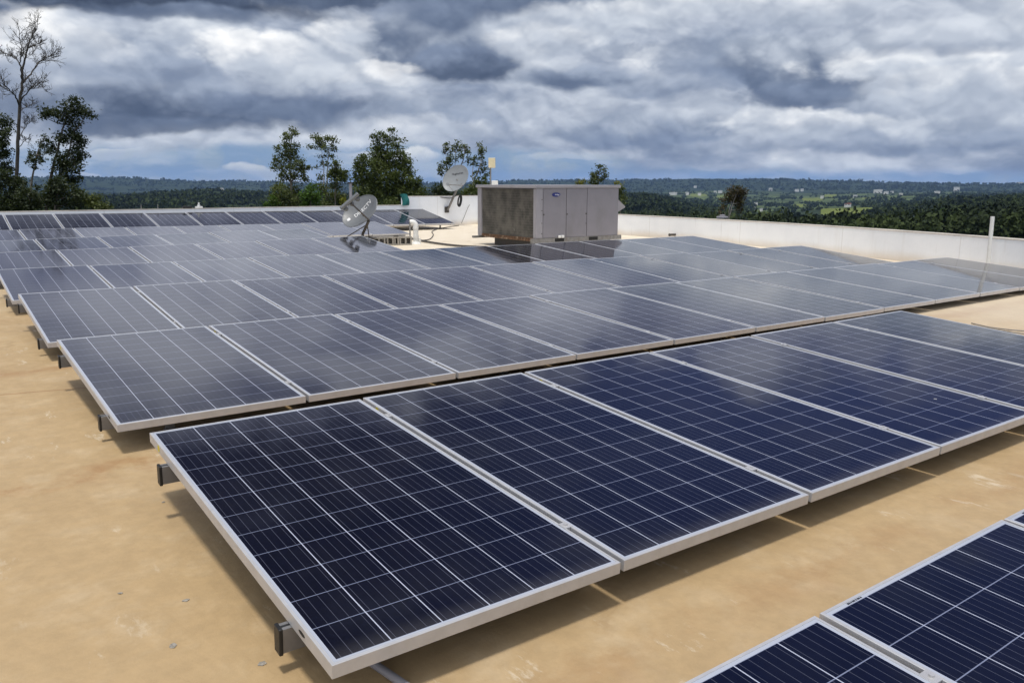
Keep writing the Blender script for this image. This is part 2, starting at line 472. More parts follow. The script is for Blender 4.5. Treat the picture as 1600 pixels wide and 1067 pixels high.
def roof_material():
    m, T = mat('tan_roof_coating')
    p = world_pos(T)
    x, y, z = T.sep(p)
    pw = T.v('ADD', p, T.v('SCALE', T.v('SUBTRACT', T.noise(p, .8, 5, .6, col=True), (.5, .5, .5)), scale=1.6))
    n1 = T.noise(pw, .55, 6, .6)
    n2 = T.noise(p, 3.4, 8, .68)
    n3 = T.noise(T.v('MULTIPLY', p, (1, .35, 1)), 6.5, 8, .72)
    c = T.mix(T.ramp(n1, .2, .8), (.395, .274, .142), (.455, .327, .180))
    c = T.mix(T.ramp(n2, .46, .72, 0, .6), c, (.50, .385, .245))
    c = T.mix(T.ramp(T.noise(pw, 1.5, 7, .7), .60, .74, 0, .4), c, (.31, .195, .090))
    c = T.mix(1., c, T.mix(T.ramp(T.noise(p, 13, 6, .65), .3, .7), (.93, .93, .93), (1.06, 1.06, 1.06)), 'MULTIPLY')
    scuff = T.m('MULTIPLY', T.ramp(n3, .585, .66), T.ramp(T.noise(p, 1.3, 3, .5), .42, .56))
    c = T.mix(T.m('MULTIPLY', scuff, .5), c, (.70, .615, .48))
    # rusty run-off along the low side of the rows, where water drips off the frames
    for yy, wd, am in ((-.28, .14, .22), (2.32, .22, .55), (5.0, .22, .4), (7.7, .22, .3)):
        band = T.ramp(T.m('ABSOLUTE', T.m('SUBTRACT', T.m('ADD', y, T.m('MULTIPLY', T.m('SUBTRACT', n2, .5), .5)), yy)), wd, 0)
        c = T.mix(T.m('MULTIPLY', T.m('MULTIPLY', band, am), T.ramp(T.noise(p, 1.9, 6, .7), .38, .62)), c, (.27, .115, .032))
    # the roof beyond the rows and by the right wall is coated cream
    e = T.m('ADD', T.m('ADD', T.m('MULTIPLY', y, .9), T.m('MULTIPLY', x, .42)), T.m('MULTIPLY', T.m('SUBTRACT', n1, .5), 7.))
    cream = T.mix(T.ramp(n2, .35, .7), (.70, .585, .42), (.82, .74, .61))
    c = T.mix(T.ramp(e, 6., 15.5), c, cream)
    c = T.mix(T.ramp(T.m('ADD', x, T.m('MULTIPLY', n1, 2.)), 7.4, 9.6, 0, .55), c, (.70, .62, .50))
    # crack with rust along one old seam
    a, b2 = G(0, 617), G(132, 606)
    dr = Vector((b2.x - a.x, b2.y - a.y, 0)).normalized()
    nd = T.m('ADD', T.v('DOT_PRODUCT', T.v('SUBTRACT', p, tuple(a)), (-dr.y, dr.x, 0)), T.m('MULTIPLY', T.m('SUBTRACT', n2, .5), .05))
    seam = T.ramp(T.m('ABSOLUTE', nd), .012, .002)
    c = T.mix(T.m('MULTIPLY', T.m('MULTIPLY', seam, .7), T.m('LESS_THAN', x, .3)), c, (.24, .10, .03))
    ring = T.new('ShaderNodeTexVoronoi')
    T.put(ring.inputs['Vector'], T.v('ADD', p, T.v('SCALE', T.v('SUBTRACT', T.noise(p, 3, 4, .6, col=True), (.5, .5, .5)), scale=.35)))
    ring.inputs['Scale'].default_value = .9
    rd = T.ramp(T.m('ABSOLUTE', T.m('SUBTRACT', ring.outputs['Distance'], .30)), .030, .004)
    c = T.mix(T.m('MULTIPLY', T.m('MULTIPLY', rd, .30), T.m('GREATER_THAN', T.sep(ring.outputs['Color'])[0], .62)), c, (.30, .20, .105))
    speck = T.ramp(T.noise(p, 60, 2, .5), .80, .84)
    c = T.mix(T.m('MULTIPLY', speck, .6), c, (.10, .075, .05))
    h = T.m('ADD', T.m('MULTIPLY', n2, .7), T.m('ADD', T.m('MULTIPLY', T.noise(p, 28, 5, .6), .22), T.m('MULTIPLY', scuff, -.10)))
    principled(T, c, T.ramp(n2, .3, .7, .55, .8), 0, bump=(h, .35, .03), spec=.35)
    return m


M['roof'] = roof_material()


def wall_material(name='white_wall_paint'):
    m, T = mat(name)
    p = world_pos(T)
    x, y, z = T.sep(p)
    n = T.noise(p, 1.1, 7, .62)
    n2 = T.noise(T.v('MULTIPLY', p, (2.2, 2.2, .22)), 2.6, 7, .66)
    c = T.mix(T.ramp(n, .3, .7), (.81, .835, .875), (.885, .905, .935))
    c = T.mix(T.ramp(n2, .54, .80, 0, .30), c, (.60, .58, .55))
    c = T.mix(T.m('MULTIPLY', T.ramp(T.m('ADD', z, T.m('MULTIPLY', n, .16)), .30, .06), .55), c, (.60, .47, .30))
    c = T.mix(T.ramp(T.noise(T.v('MULTIPLY', p, (1, 1, .08)), 9, 3, .5), .66, .74, 0, .2), c, (.35, .32, .28))
    joint = T.ramp(T.m('ABSOLUTE', T.m('SUBTRACT', T.m('FRACT', T.m('ADD', T.m('MULTIPLY', T.m('ADD', x, y), .31), T.m('MULTIPLY', n, .01))), .5)), .004, .001)
    c = T.mix(T.m('MULTIPLY', joint, .35), c, (.42, .40, .37))
    principled(T, c, .75, 0, bump=(T.noise(p, 14, 6, .6), .2, .02), spec=.3)
    return m


M['wall'] = wall_material()
M['wall_cap'] = simple('weathered_wall_cap', (.50, .46, .41), .85, 0, .25, 2.2, .3, dirt=(.20, .17, .14), dirt_amt=.7, coord='w')


def leaf_material(name, dark, light, trans=.35):
    m, T = mat(name)
    g = T.new('ShaderNodeNewGeometry')
    n = T.noise(g.outputs['Position'], .8, 4, .5)
    r = g.outputs['Random Per Island']
    f = T.m('ADD', T.m('MULTIPLY', r, .65), T.m('MULTIPLY', T.ramp(n, .35, .65), .35))
    c = T.mix(f, dark, light)
    o = T.new('ShaderNodeOutputMaterial')
    b = T.new('ShaderNodeBsdfPrincipled')
    T.put(b.inputs['Base Color'], c)
    b.inputs['Roughness'].default_value = .55
    b.inputs['Specular IOR Level'].default_value = .3
    t = T.new('ShaderNodeBsdfTranslucent')
    T.put(t.inputs[0], T.mix(.5, c, (.10, .14, .02)))
    mx = T.new('ShaderNodeMixShader')
    mx.inputs[0].default_value = trans
    T.l.new(b.outputs[0], mx.inputs[1])
    T.l.new(t.outputs[0], mx.inputs[2])
    T.l.new(mx.outputs[0], o.inputs[0])
    return m


M['leaf_dark'] = leaf_material('dark_green_leaves', (.012, .020, .010), (.040, .055, .018), .2)
M['leaf_mid'] = leaf_material('olive_green_leaves', (.038, .054, .016), (.140, .165, .050), .35)
M['leaf_big'] = leaf_material('deep_green_leaves', (.034, .052, .015), (.125, .155, .042), .35)
M['leaf_bright'] = leaf_material('bright_green_leaves', (.030, .070, .010), (.10, .19, .025), .35)
M['leaf_brown'] = leaf_material('brownish_leaves', (.030, .026, .012), (.095, .070, .030), .25)
M['leaf_yellow'] = leaf_material('yellow_green_leaves', (.09, .11, .014), (.26, .25, .03), .35)
M['bark'] = simple('grey_bark', (.13, .115, .095), .9, 0, .35, 5, .5)
M['bark_dark'] = simple('dark_bark', (.055, .048, .040), .9, 0, .35, 5, .5)
M['bark_pale'] = simple('pale_bark', (.28, .26, .23), .9, 0, .25, 5, .5)


def forest_material():
    m, T = mat('far_forest_foliage')
    g = T.new('ShaderNodeNewGeometry')
    r = g.outputs['Random Per Island']
    n = T.noise(g.outputs['Position'], .008, 4, .6)
    n2 = T.noise(g.outputs['Position'], .05, 3, .6)
    f = T.m('ADD', T.m('MULTIPLY', r, .30), T.m('ADD', T.m('MULTIPLY', T.ramp(n, .4, .62), .35), T.m('MULTIPLY', T.ramp(n2, .35, .65), .35)))
    c = T.mix(T.ramp(f, .15, .85), (.009, .016, .008), (.050, .070, .021))  # dark woods, albedo lowered further to stand in for cloud shadow
    principled(T, c, .75, spec=.15)
    return m


M['forest'] = forest_material()


def terrain_material():
    m, T = mat('wooded_hills')
    p = world_pos(T)
    at = T.new('ShaderNodeAttribute', attribute_name='meadow')
    n = T.noise(p, .012, 6, .65)
    n2 = T.noise(T.v('MULTIPLY', p, (1, 1, 3)), .055, 5, .7)
    c = T.mix(T.ramp(n, .35, .65), (.014, .024, .013), (.040, .058, .022))  # hill colour darkened, partly standing in for cloud shadow over the ridges
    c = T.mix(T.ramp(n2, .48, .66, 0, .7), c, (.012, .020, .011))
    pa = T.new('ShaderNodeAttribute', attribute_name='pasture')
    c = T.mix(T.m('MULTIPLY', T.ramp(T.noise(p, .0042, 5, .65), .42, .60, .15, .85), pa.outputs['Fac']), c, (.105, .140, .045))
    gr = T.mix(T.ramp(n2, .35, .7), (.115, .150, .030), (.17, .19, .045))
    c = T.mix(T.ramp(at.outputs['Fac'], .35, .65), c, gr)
    principled(T, c, .9, bump=(n2, 1., 6.), spec=.1)
    return m


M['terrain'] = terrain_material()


# ------------------------------------------------------------------ mesh helpers
class MB:
    """collects shapes; build() links them as one mesh object"""
    def __init__(s):
        s.v, s.f, s.mi = [], [], []
        s.cur = 0

    def add(s, vs, fs):
        o = len(s.v)
        s.v += [tuple(q) for q in vs]
        s.f += [tuple(i + o for i in f) for f in fs]
        s.mi += [s.cur] * len(fs)
        return s

    def box(s, x0, x1, y0, y1, z0, z1, mtx=None, bev=0.):
        if bev:
            bm = bmesh.new()
            bmesh.ops.create_cube(bm, size=1)
            for v in bm.verts:
                v.co = Vector(((x0 + x1) / 2 + v.co.x * (x1 - x0), (y0 + y1) / 2 + v.co.y * (y1 - y0), (z0 + z1) / 2 + v.co.z * (z1 - z0)))
            bmesh.ops.bevel(bm, geom=bm.edges[:], offset=bev, segments=2, affect='EDGES', profile=.5)
            bm.verts.index_update()
            vs = [v.co.copy() for v in bm.verts]
            fs = [[v.index for v in f.verts] for f in bm.faces]
            bm.free()
        else:
            vs = [Vector(q) for q in ((x0, y0, z0), (x1, y0, z0), (x1, y1, z0), (x0, y1, z0), (x0, y0, z1), (x1, y0, z1), (x1, y1, z1), (x0, y1, z1))]
            fs = [(0, 3, 2, 1), (4, 5, 6, 7), (0, 1, 5, 4), (1, 2, 6, 5), (2, 3, 7, 6), (3, 0, 4, 7)]
        if mtx is not None:
            vs = [mtx @ Vector(q) for q in vs]
        return s.add(vs, fs)

    def tube(s, pts, rad, n=10, cap=True):
        pts = [Vector(p) for p in pts]
        rad = [rad] * len(pts) if isinstance(rad, (int, float)) else rad
        rings = []
        t0 = (pts[1] - pts[0]).normalized()
        ref = Vector((0, 0, 1)) if abs(t0.z) < .9 else Vector((1, 0, 0))
        a = t0.cross(ref).normalized()
        vs, fs = [], []
        for i, p in enumerate(pts):
            t = (pts[min(i + 1, len(pts) - 1)] - pts[max(i - 1, 0)]).normalized()
            a = (a - t * a.dot(t))
            a = a.normalized() if a.length > 1e-6 else t.orthogonal().normalized()
            b = t.cross(a)
            for k in range(n):
                q = 2 * math.pi * k / n
                vs.append(p + (a * math.cos(q) + b * math.sin(q)) * rad[i])
        for i in range(len(pts) - 1):
            for k in range(n):
                k2 = (k + 1) % n
                fs.append((i * n + k, i * n + k2, (i + 1) * n + k2, (i + 1) * n + k))
        if cap:
            fs.append(tuple(range(n))[::-1])
            fs.append(tuple((len(pts) - 1) * n + k for k in range(n)))
        return s.add(vs, fs)

    def prism(s, poly, y0, y1, mtx=None):
        """poly in x,z extruded along y"""
        n = len(poly)
        vs = [Vector((x, y0, z)) for x, z in poly] + [Vector((x, y1, z)) for x, z in poly]
        fs = [tuple(range(n))[::-1], tuple(range(n, 2 * n))] + [(i, (i + 1) % n, n + (i + 1) % n, n + i) for i in range(n)]
        if mtx is not None:
            vs = [mtx @ q for q in vs]
        return s.add(vs, fs)

    def build(s, name, m, parent=None, smooth=False, mtx=None):
        me = bpy.data.meshes.new(name)
        me.from_pydata([tuple(q) for q in s.v], [], s.f)
        ms = m if isinstance(m, (list, tuple)) else [m]
        for q in ms:
            me.materials.append(q)
        if len(ms) > 1:
            me.polygons.foreach_set('material_index', s.mi)
        if smooth:
            me.polygons.foreach_set('use_smooth', [True] * len(me.polygons))
        bm = bmesh.new()
        bm.from_mesh(me)
        bmesh.ops.recalc_face_normals(bm, faces=bm.faces[:])
        bm.to_mesh(me)
        bm.free()
        if smooth:
            me.set_sharp_from_angle(angle=R(38))
        o = bpy.data.objects.new(name, me)
        COL.objects.link(o)
        if mtx is not None:
            o.matrix_world = mtx
        if parent:
            o.parent = parent
        return o


def tag(o, label=None, cat=None, group=None, kind=None):
    for k, v in (('label', label), ('category', cat), ('group', group), ('kind', kind)):
        if v:
            o[k] = v
    return o


def empty(name, loc, rz=0.):
    o = bpy.data.objects.new(name, None)
    o.empty_display_size = .2
    COL.objects.link(o)
    o.location = loc
    o.rotation_euler = (0, 0, rz)
    return o


def text_mesh(body, name, size, m, parent, mtx, thick=.002, bowl=None):
    cu = bpy.data.curves.new('lettering', 'FONT')
    cu.body = body
    cu.size = size
    cu.align_x = 'CENTER'
    cu.align_y = 'CENTER'
    cu.extrude = thick
    t = bpy.data.objects.new('lettering', cu)
    COL.objects.link(t)
    bpy.context.view_layer.update()
    me = bpy.data.meshes.new_from_object(t.evaluated_get(bpy.context.evaluated_depsgraph_get()))
    bpy.data.objects.remove(t)
    bpy.data.curves.remove(cu)
    me.materials.clear()
    me.materials.append(m)
    me.name = name
    if bowl:                                                 # press the lettering on to the curved bowl
        ba, bb, bd = bowl
        for v in me.vertices:
            p = mtx @ v.co
            up = 1 if v.co.z > 0 else -1
            p.z = bd * ((p.x / ba) ** 2 + (p.y / bb) ** 2) - bd + (.006 if up > 0 else -.002)
            v.co = p
        mtx = Matrix.Identity(4)
    o = bpy.data.objects.new(name, me)
    COL.objects.link(o)
    o.parent = parent
    o.matrix_local = mtx
    return o


# ------------------------------------------------------------------ terrain
TX = np.array([0, 150, 340, 500, 700, 860, 1000, 1100, 1200, 1300, 1400, 1500, 1600.])
TR = np.array([150, 400, 700, 1050, 1250, 1650, 1900, 2500, 3500, 5000, 6500, 9500.])
TY = np.array([
    [395, 395, 395, 395, 395, 395, 395, 395, 390, 388, 384, 380, 378],
    [362, 362, 362, 362, 362, 362, 360, 358, 358, 358, 356, 350, 345],
    [342, 342, 342, 342, 338, 338, 338, 344, 348, 349, 340, 327, 322],
    [332, 328, 321, 322, 320, 320, 318, 332, 340, 345, 330, 317, 312],
    [326, 319, 311, 315, 314, 314, 309, 326, 334, 336, 326, 314, 310],
    [317, 312, 302, 307, 306, 306, 304, 322, 329, 321, 319, 311, 307],
    [312, 309, 299, 305, 304, 304, 303, 319, 326, 320, 317, 309, 306],
    [316, 314, 311, 311, 306, 306, 307, 315, 319, 316, 312, 306, 304],
    [308, 308, 308, 308, 302, 302, 305, 307, 308, 307, 304, 302, 302],
    [300, 300, 302, 302, 298, 298, 300, 298, 298, 298, 298, 298, 298],
    [279, 278, 284, 287, 287, 282, 281, 279, 279, 282, 285, 286, 286.5],
    [284, 284, 286, 290, 290, 288, 288, 286, 286, 288, 290, 290, 290]])


def smooth_interp(x, xp):
    i = np.clip(np.searchsorted(xp, x) - 1, 0, len(xp) - 2)
    t = np.clip((x - xp[i]) / (xp[i + 1] - xp[i]), 0, 1)
    return i, t * t * (3 - 2 * t)


def vnoise(x, y, seed=0):
    xi, yi = np.floor(x).astype(np.int64), np.floor(y).astype(np.int64)
    fx, fy = x - xi, y - yi
    fx, fy = fx * fx * (3 - 2 * fx), fy * fy * (3 - 2 * fy)

    def h(a, b):
        n = (a * 374761393 + b * 668265263 + seed * 1274126177) & 0xffffffff
        n = ((n ^ (n >> 13)) * 1274126177) & 0xffffffff
        return ((n ^ (n >> 16)) & 0xffff) / 65535.
    return (h(xi, yi) * (1 - fx) + h(xi + 1, yi) * fx) * (1 - fy) + (h(xi, yi + 1) * (1 - fx) + h(xi + 1, yi + 1) * fx) * fy


def ground_z(a, r):
    """terrain height at level angle a from the view axis and distance r"""
    ac = np.clip(a, -.72, .72)
    x = np.clip(800 + FPX * np.tan(ac), 0, 1600)
    i, t = smooth_interp(x, TX)
    j, s = smooth_interp(np.log(np.maximum(r, 150)), np.log(TR))
    y = (TY[j, i] * (1 - t) + TY[j, i + 1] * t) * (1 - s) + (TY[j + 1, i] * (1 - t) + TY[j + 1, i + 1] * t) * s
    wx, wy = r * np.sin(a), r * np.cos(a)
    ny = (vnoise(wx / 420, wy / 420, 1) - .5) * 2 + (vnoise(wx / 160, wy / 160, 2) - .5)
    y = y + ny * 1.9 * np.clip((r - 300) / 900, 0, 1) * (.55 + .45 * (r < 5200))
    y = y + (vnoise(wx / 70, wy / 70, 3) - .5) * 1.3 * (r > 4500)
    z = CAM[2] - (y - 284) / FPX * r * np.cos(ac)
    near = -5 - (r / 150) * (-(CAM[2] - (np.interp(x, TX, TY[0]) - 284) / FPX * 150) - 5)
    return np.where(r < 150, near, z)


MEADOWS = ((1313, 1250, 1660, 42), (1262, 2900, 3700, 20), (1243, 2300, 2650, 12), (1352, 3000, 3600, 14), (1086, 3500, 4200, 14), (1128, 3300, 3900, 14), (1290, 3600, 4200, 10))


def meadow(a, r):
    x = 800 + FPX * np.tan(np.clip(a, -.72, .72))
    m = np.zeros_like(x)
    for mx, r0, r1, w in MEADOWS:
        e = np.hypot((x - mx) / w, (r - (r0 + r1) / 2) / ((r1 - r0) / 2) * .9)
        e = e + (vnoise(x / 9, r / 90, 5) - .5) * .5
        m = np.maximum(m, (e < 1) * 1.)
    return m * (np.abs(a) < .7)


def build_terrain():
    az = np.concatenate([np.arange(-.66, .66, .0022), np.arange(.66, 2 * math.pi - .66, .06)])
    ra = np.concatenate([[22, 40, 70, 110], np.geomspace(150, 9500, 150)])
    A, Rr = np.meshgrid(az, ra, indexing='ij')
    Z = ground_z(np.where(A > math.pi, A - 2 * math.pi, A), Rr)
    X = CAM[0] + Rr * (np.sin(A) * HR[0] + np.cos(A) * HF[0])
    Y = CAM[1] + Rr * (np.sin(A) * HR[1] + np.cos(A) * HF[1])
    na, nr = A.shape
    idx = np.arange(na * nr).reshape(na, nr)
    nx = np.roll(idx, -1, axis=0)
    quads = np.stack([idx[:, :-1], idx[:, 1:], nx[:, 1:], nx[:, :-1]], -1).reshape(-1, 4)
    V = np.stack([X, Y, Z], -1).reshape(-1, 3)
    c = len(V)
    V = np.vstack([V, [[CAM[0], CAM[1], -5.]]])
    fan = np.array([[c, idx[i, 0], nx[i, 0]] for i in range(na)])
    me = bpy.data.meshes.new('terrain')
    me.from_pydata(V.tolist(), [], quads.tolist() + fan.tolist())
    me.polygons.foreach_set('use_smooth', [True] * len(me.polygons))
    at = me.attributes.new('meadow', 'FLOAT', 'POINT')
    mv = np.concatenate([meadow(np.where(A > math.pi, A - 2 * math.pi, A), Rr).reshape(-1), [0]])
    at.data.foreach_set('value', mv.astype(np.float32))
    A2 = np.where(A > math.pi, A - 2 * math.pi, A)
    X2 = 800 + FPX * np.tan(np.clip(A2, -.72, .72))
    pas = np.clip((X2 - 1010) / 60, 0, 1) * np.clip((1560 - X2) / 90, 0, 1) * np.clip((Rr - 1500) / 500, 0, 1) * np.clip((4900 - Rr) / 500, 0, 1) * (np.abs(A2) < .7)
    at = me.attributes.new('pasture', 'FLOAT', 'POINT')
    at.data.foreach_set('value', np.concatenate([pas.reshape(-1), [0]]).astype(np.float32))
    bm = bmesh.new()
    bm.from_mesh(me)
    bmesh.ops.recalc_face_normals(bm, faces=bm.faces[:])
    if sum(f.normal.z for f in bm.faces) < 0:
        bmesh.ops.reverse_faces(bm, faces=bm.faces[:])
    bm.to_mesh(me)
    bm.free()
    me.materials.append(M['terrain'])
    o = bpy.data.objects.new('terrain', me)
    COL.objects.link(o)
    tag(o, kind='structure')


build_terrain()


def on_ground(x, r):
    """point of the terrain at photo column x and distance r"""
    a = math.atan((x - 800) / FPX)
    z = float(ground_z(np.array([a]), np.array([float(r)]))[0])
    p = CAM + r * (math.sin(a) * HR + math.cos(a) * HF)
    return Vector((p[0], p[1], z))


# ------------------------------------------------------------------ roof and parapets
def roof():
    mb = MB()
    poly = [(-9, -9), (11.2, -9), (11.2, -.5), (12.1, 1.6), (13.05, 3.8), (13.75, 6.4), (14.2, 9.3), (14.4, 12.6), (14.5, 16), (14.5, 20.95), (-9, 20.95)]
    n = len(poly)
    vs = [(x, y, 0) for x, y in poly] + [(x, y, -6) for x, y in poly]
    mb.add(vs, [tuple(range(n))])
    mb.cur = 1
    mb.add(vs, [(i, (i + 1) % n, n + (i + 1) % n, n + i) for i in range(n)])
    o = mb.build('roof_deck', [M['roof'], M['wall']])
    tag(o, kind='structure')


roof()


def parapet(line, h, thick, label, name='parapet_wall'):
    """wall standing on the roof edge; the line is its inner face, thickness goes to the left of it"""
    pts = [Vector((x, y, 0)) for x, y in line]
    off = []
    for i in range(len(pts)):
        t = (pts[min(i + 1, len(pts) - 1)] - pts[max(i - 1, 0)]).normalized()
        off.append(Vector((t.y, -t.x, 0)))
    mb, cap = MB(), MB()
    for m_, z0, z1, a, b in ((mb, -.3, h - .014, 0, thick), (cap, h - .014, h, -.006, thick + .02)):
        vs, fs = [], []
        for p, o in zip(pts, off):
            vs += [p + o * a + Vector((0, 0, z0)), p + o * b + Vector((0, 0, z0)), p + o * b + Vector((0, 0, z1)), p + o * a + Vector((0, 0, z1))]
        for i in range(len(pts) - 1):
            for k in range(4):
                fs.append((i * 4 + k, i * 4 + (k + 1) % 4, i * 4 + 4 + (k + 1) % 4, i * 4 + 4 + k))
        fs += [(0, 1, 2, 3), tuple(len(vs) - 4 + k for k in (3, 2, 1, 0))]
        m_.add(vs, fs)
    w = mb.build(name, M['wall'])
    tag(w, label, 'wall')
    c = cap.build('wall_cap', M['wall_cap'], w)
    return w


curve = [(14.45, 20.9), (14.42, 16.5), (14.38, 13.4), (14.25, 11.2), (14.0, 8.9), (13.55, 6.6), (12.85, 4.2), (12.0, 2.0), (11.2, .4), (10.6, -1)]
# smooth the bend
fine_curve = []
for i in range(len(curve) - 1):
    p0, p1, p2, p3 = curve[max(i - 1, 0)], curve[i], curve[i + 1], curve[min(i + 2, len(curve) - 1)]
    for k in range(5):
        t = k / 5
        fine_curve.append(tuple(.5 * (2 * p1[q] + (p2[q] - p0[q]) * t + (2 * p0[q] - 5 * p1[q] + 4 * p2[q] - p3[q]) * t * t + (3 * p1[q] - p0[q] - 3 * p2[q] + p3[q]) * t ** 3) for q in (0, 1)))
fine_curve.append(curve[-1])
parapet(fine_curve[::-1], .53, .22, 'long low white parapet wall curving along the right side of the roof')
parapet([(14.7, 20.95), (11.72, 20.95)], .93, .22, 'tall white wall piece behind the pale dish, left of the air conditioner')
parapet([(11.72, 20.955), (-9, 20.955)], .665, .20, 'low white back wall behind the steepest row of panels')

# ------------------------------------------------------------------ solar panels
ROWS = [  # x, y, z of the low left corner, tilt, rise along the row, skew, number of panels
    (-.0380, -2.6626, .156, .0681, .0017, .001, 4),
    (-.0418, -.0433, .1594, .0689, -.0022, -.0021, 6),
    (-.0451, 2.5635, .1608, .073, -.0054, .0025, 12),
    (-.0200, 5.265, .1489, .0901, -.0062, -.0026, 12),
    (-.0035, 7.9773, .1572, .0797, -.0025, -.0119, 12),
    (.0002, 10.5077, .1475, .0955, .0055, .0011, 6),
    (.0185, 13.3316, .1673, .0891, .0057, .0013, 6),
    (.0502, 16.1402, .1757, .1113, -.0061, .0063, 9),
    (.0372, 18.9218, .2416, .1917, -.0059, .0017, 12)]
ROW_WORDS = ['row cut off at bottom right', 'nearest whole row', 'second whole row from the camera', 'third whole row from the camera', 'fourth whole row from the camera',
             'fifth whole row from the camera', 'sixth whole row from the camera', 'seventh whole row from the camera', 'steepest row against back wall']
ORD = ['first', 'second', 'third', 'fourth', 'fifth', 'sixth', 'seventh', 'eighth', 'ninth', 'tenth', 'eleventh', 'twelfth']


def row_basis(row):
    ox, oy, oz, t, sx, yx, n = row
    X = Vector((1, yx, sx)).normalized()
    Y = Vector((0, math.cos(t), math.sin(t)))
    Y = (Y - X * Y.dot(X)).normalized()
    return X, Y, X.cross(Y)


def frame_mesh():
    mb = MB()
    ch = .0012
    H, lip, fl = .040, .0095, .024

    def ring(ins, z):
        return [Vector((ins, ins, z)), Vector((PW - ins, ins, z)), Vector((PW - ins, PL - ins, z)), Vector((ins, PL - ins, z))]
    prof = [(fl, -H), (0, -H), (0, -ch), (ch, 0), (lip, 0), (lip, -.0065), (.002 + lip * .6, -.0065), (.004, -H + .002), (fl, -H + .002)]
    vs = []
    for ins, z in prof:
        vs += ring(ins, z)
    fs = []
    n = len(prof)
    for i in range(n):
        j = (i + 1) % n
        for k in range(4):
            k2 = (k + 1) % 4
            fs.append((i * 4 + k, i * 4 + k2, j * 4 + k2, j * 4 + k))
    mb.add(vs, fs)
    # drain slot and screw heads on the side faces
    return mb


def make_panel():
    root = empty('solar_panel', (0, 0, 0))
    fr = frame_mesh().build('frame', M['frame'], root)
    lm = MB()
    lm.box(.0085, PW - .0085, .0085, PL - .0085, -.0062, -.0014)
    lm.build('cell_sheet', M['cells'], root)
    jb = MB()
    jb.box(PW / 2 - .06, PW / 2 + .06, PL - .22, PL - .10, -.028, -.0065, bev=.004)
    jb.build('junction_box', M['black'], root)
    return root


def copy_tree(o, parent=None):
    c = o.copy()
    COL.objects.link(c)
    if parent:
        c.parent = parent
    for ch in o.children:
        copy_tree(ch, c)
    return c


proto = make_panel()
used = False
PANELS = {}
for ri, row in enumerate(ROWS):
    X, Y, Z = row_basis(row)
    ox, oy, oz, t, sx, yx, n = row
    for i in range(n):
        o = copy_tree(proto) if used else proto
        used = True
        base = Vector((ox + i * (PW + PGAP), oy + yx * i * (PW + PGAP), oz + sx * i * (PW + PGAP)))
        j = Vector((random.uniform(-.002, .002), random.uniform(-.003, .003), random.uniform(-.0025, .0025)))
        mtx = Matrix(((X.x, Y.x, Z.x, 0), (X.y, Y.y, Z.y, 0), (X.z, Y.z, Z.z, 0), (0, 0, 0, 1)))
        o.matrix_world = Matrix.Translation(base + j) @ mtx @ Matrix.Rotation(random.gauss(0, R(.10)), 4, 'X') @ Matrix.Rotation(random.gauss(0, R(.10)), 4, 'Y')
        tag(o, f'{"near-black" if ri < 2 else "dark blue" if ri < 4 else "grey reflecting"} solar panel, {ORD[i]} from the left in the {ROW_WORDS[ri]}', 'solar panel', 'solar panels in rows across the roof')
        PANELS[ri, i] = o

# yellow stickers and slots on the near frames, dark type labels on the row in the corner
for (ri, i) in [(0, 0), (0, 1), (0, 2), (1, 0), (1, 1), (1, 2), (1, 3), (2, 0), (2, 1), (2, 2)]:
    p = PANELS[ri, i]
    s = MB()
    yy = PL - .155 if ri else PL - .34
    vs = [Vector((-.0008, yy + .017 * math.cos(a), -.02 + .015 * math.sin(a))) for a in np.linspace(0, 2 * math.pi, 18)[:-1]]
    s.add(vs + [q + Vector((.0006, 0, 0)) for q in vs], [tuple(range(17)), tuple(range(33, 16, -1))] + [(k, (k + 1) % 17, 17 + (k + 1) % 17, 17 + k) for k in range(17)])
    s.build('sticker', M['yellow'], p)
    s = MB()
    vs = [Vector((-.0006, .20 + .022 * math.cos(a), -.021 + .006 * math.sin(a))) for a in np.linspace(0, 2 * math.pi, 18)[:-1]]
    s.add(vs + [q + Vector((.0004, 0, 0)) for q in vs], [tuple(range(17)), tuple(range(33, 16, -1))] + [(k, (k + 1) % 17, 17 + (k + 1) % 17, 17 + k) for k in range(17)])
    s.build('drain_slot', M['slot_shade'], p)
for i in (1, 2):
    s = MB()
    for k in range(9):
        s.box(.10 + k * .0075, .10 + k * .0075 + (.0045 if k % 3 else .0062), PL - .0175, PL - .0115, -.0016, -.0009)
    s.build('serial_label', M['dark_letter'], PANELS[0, i])


# ------------------------------------------------------------------ rails
def rail_body(L):
    mb = MB()
    # hollow looking box with two top lips
    mb.box(0, L, -.018, .018, -.075, -.012)
    mb.box(0, L, -.018, -.005, -.012, 0)
    mb.box(0, L, .005, .018, -.012, 0)
    return mb


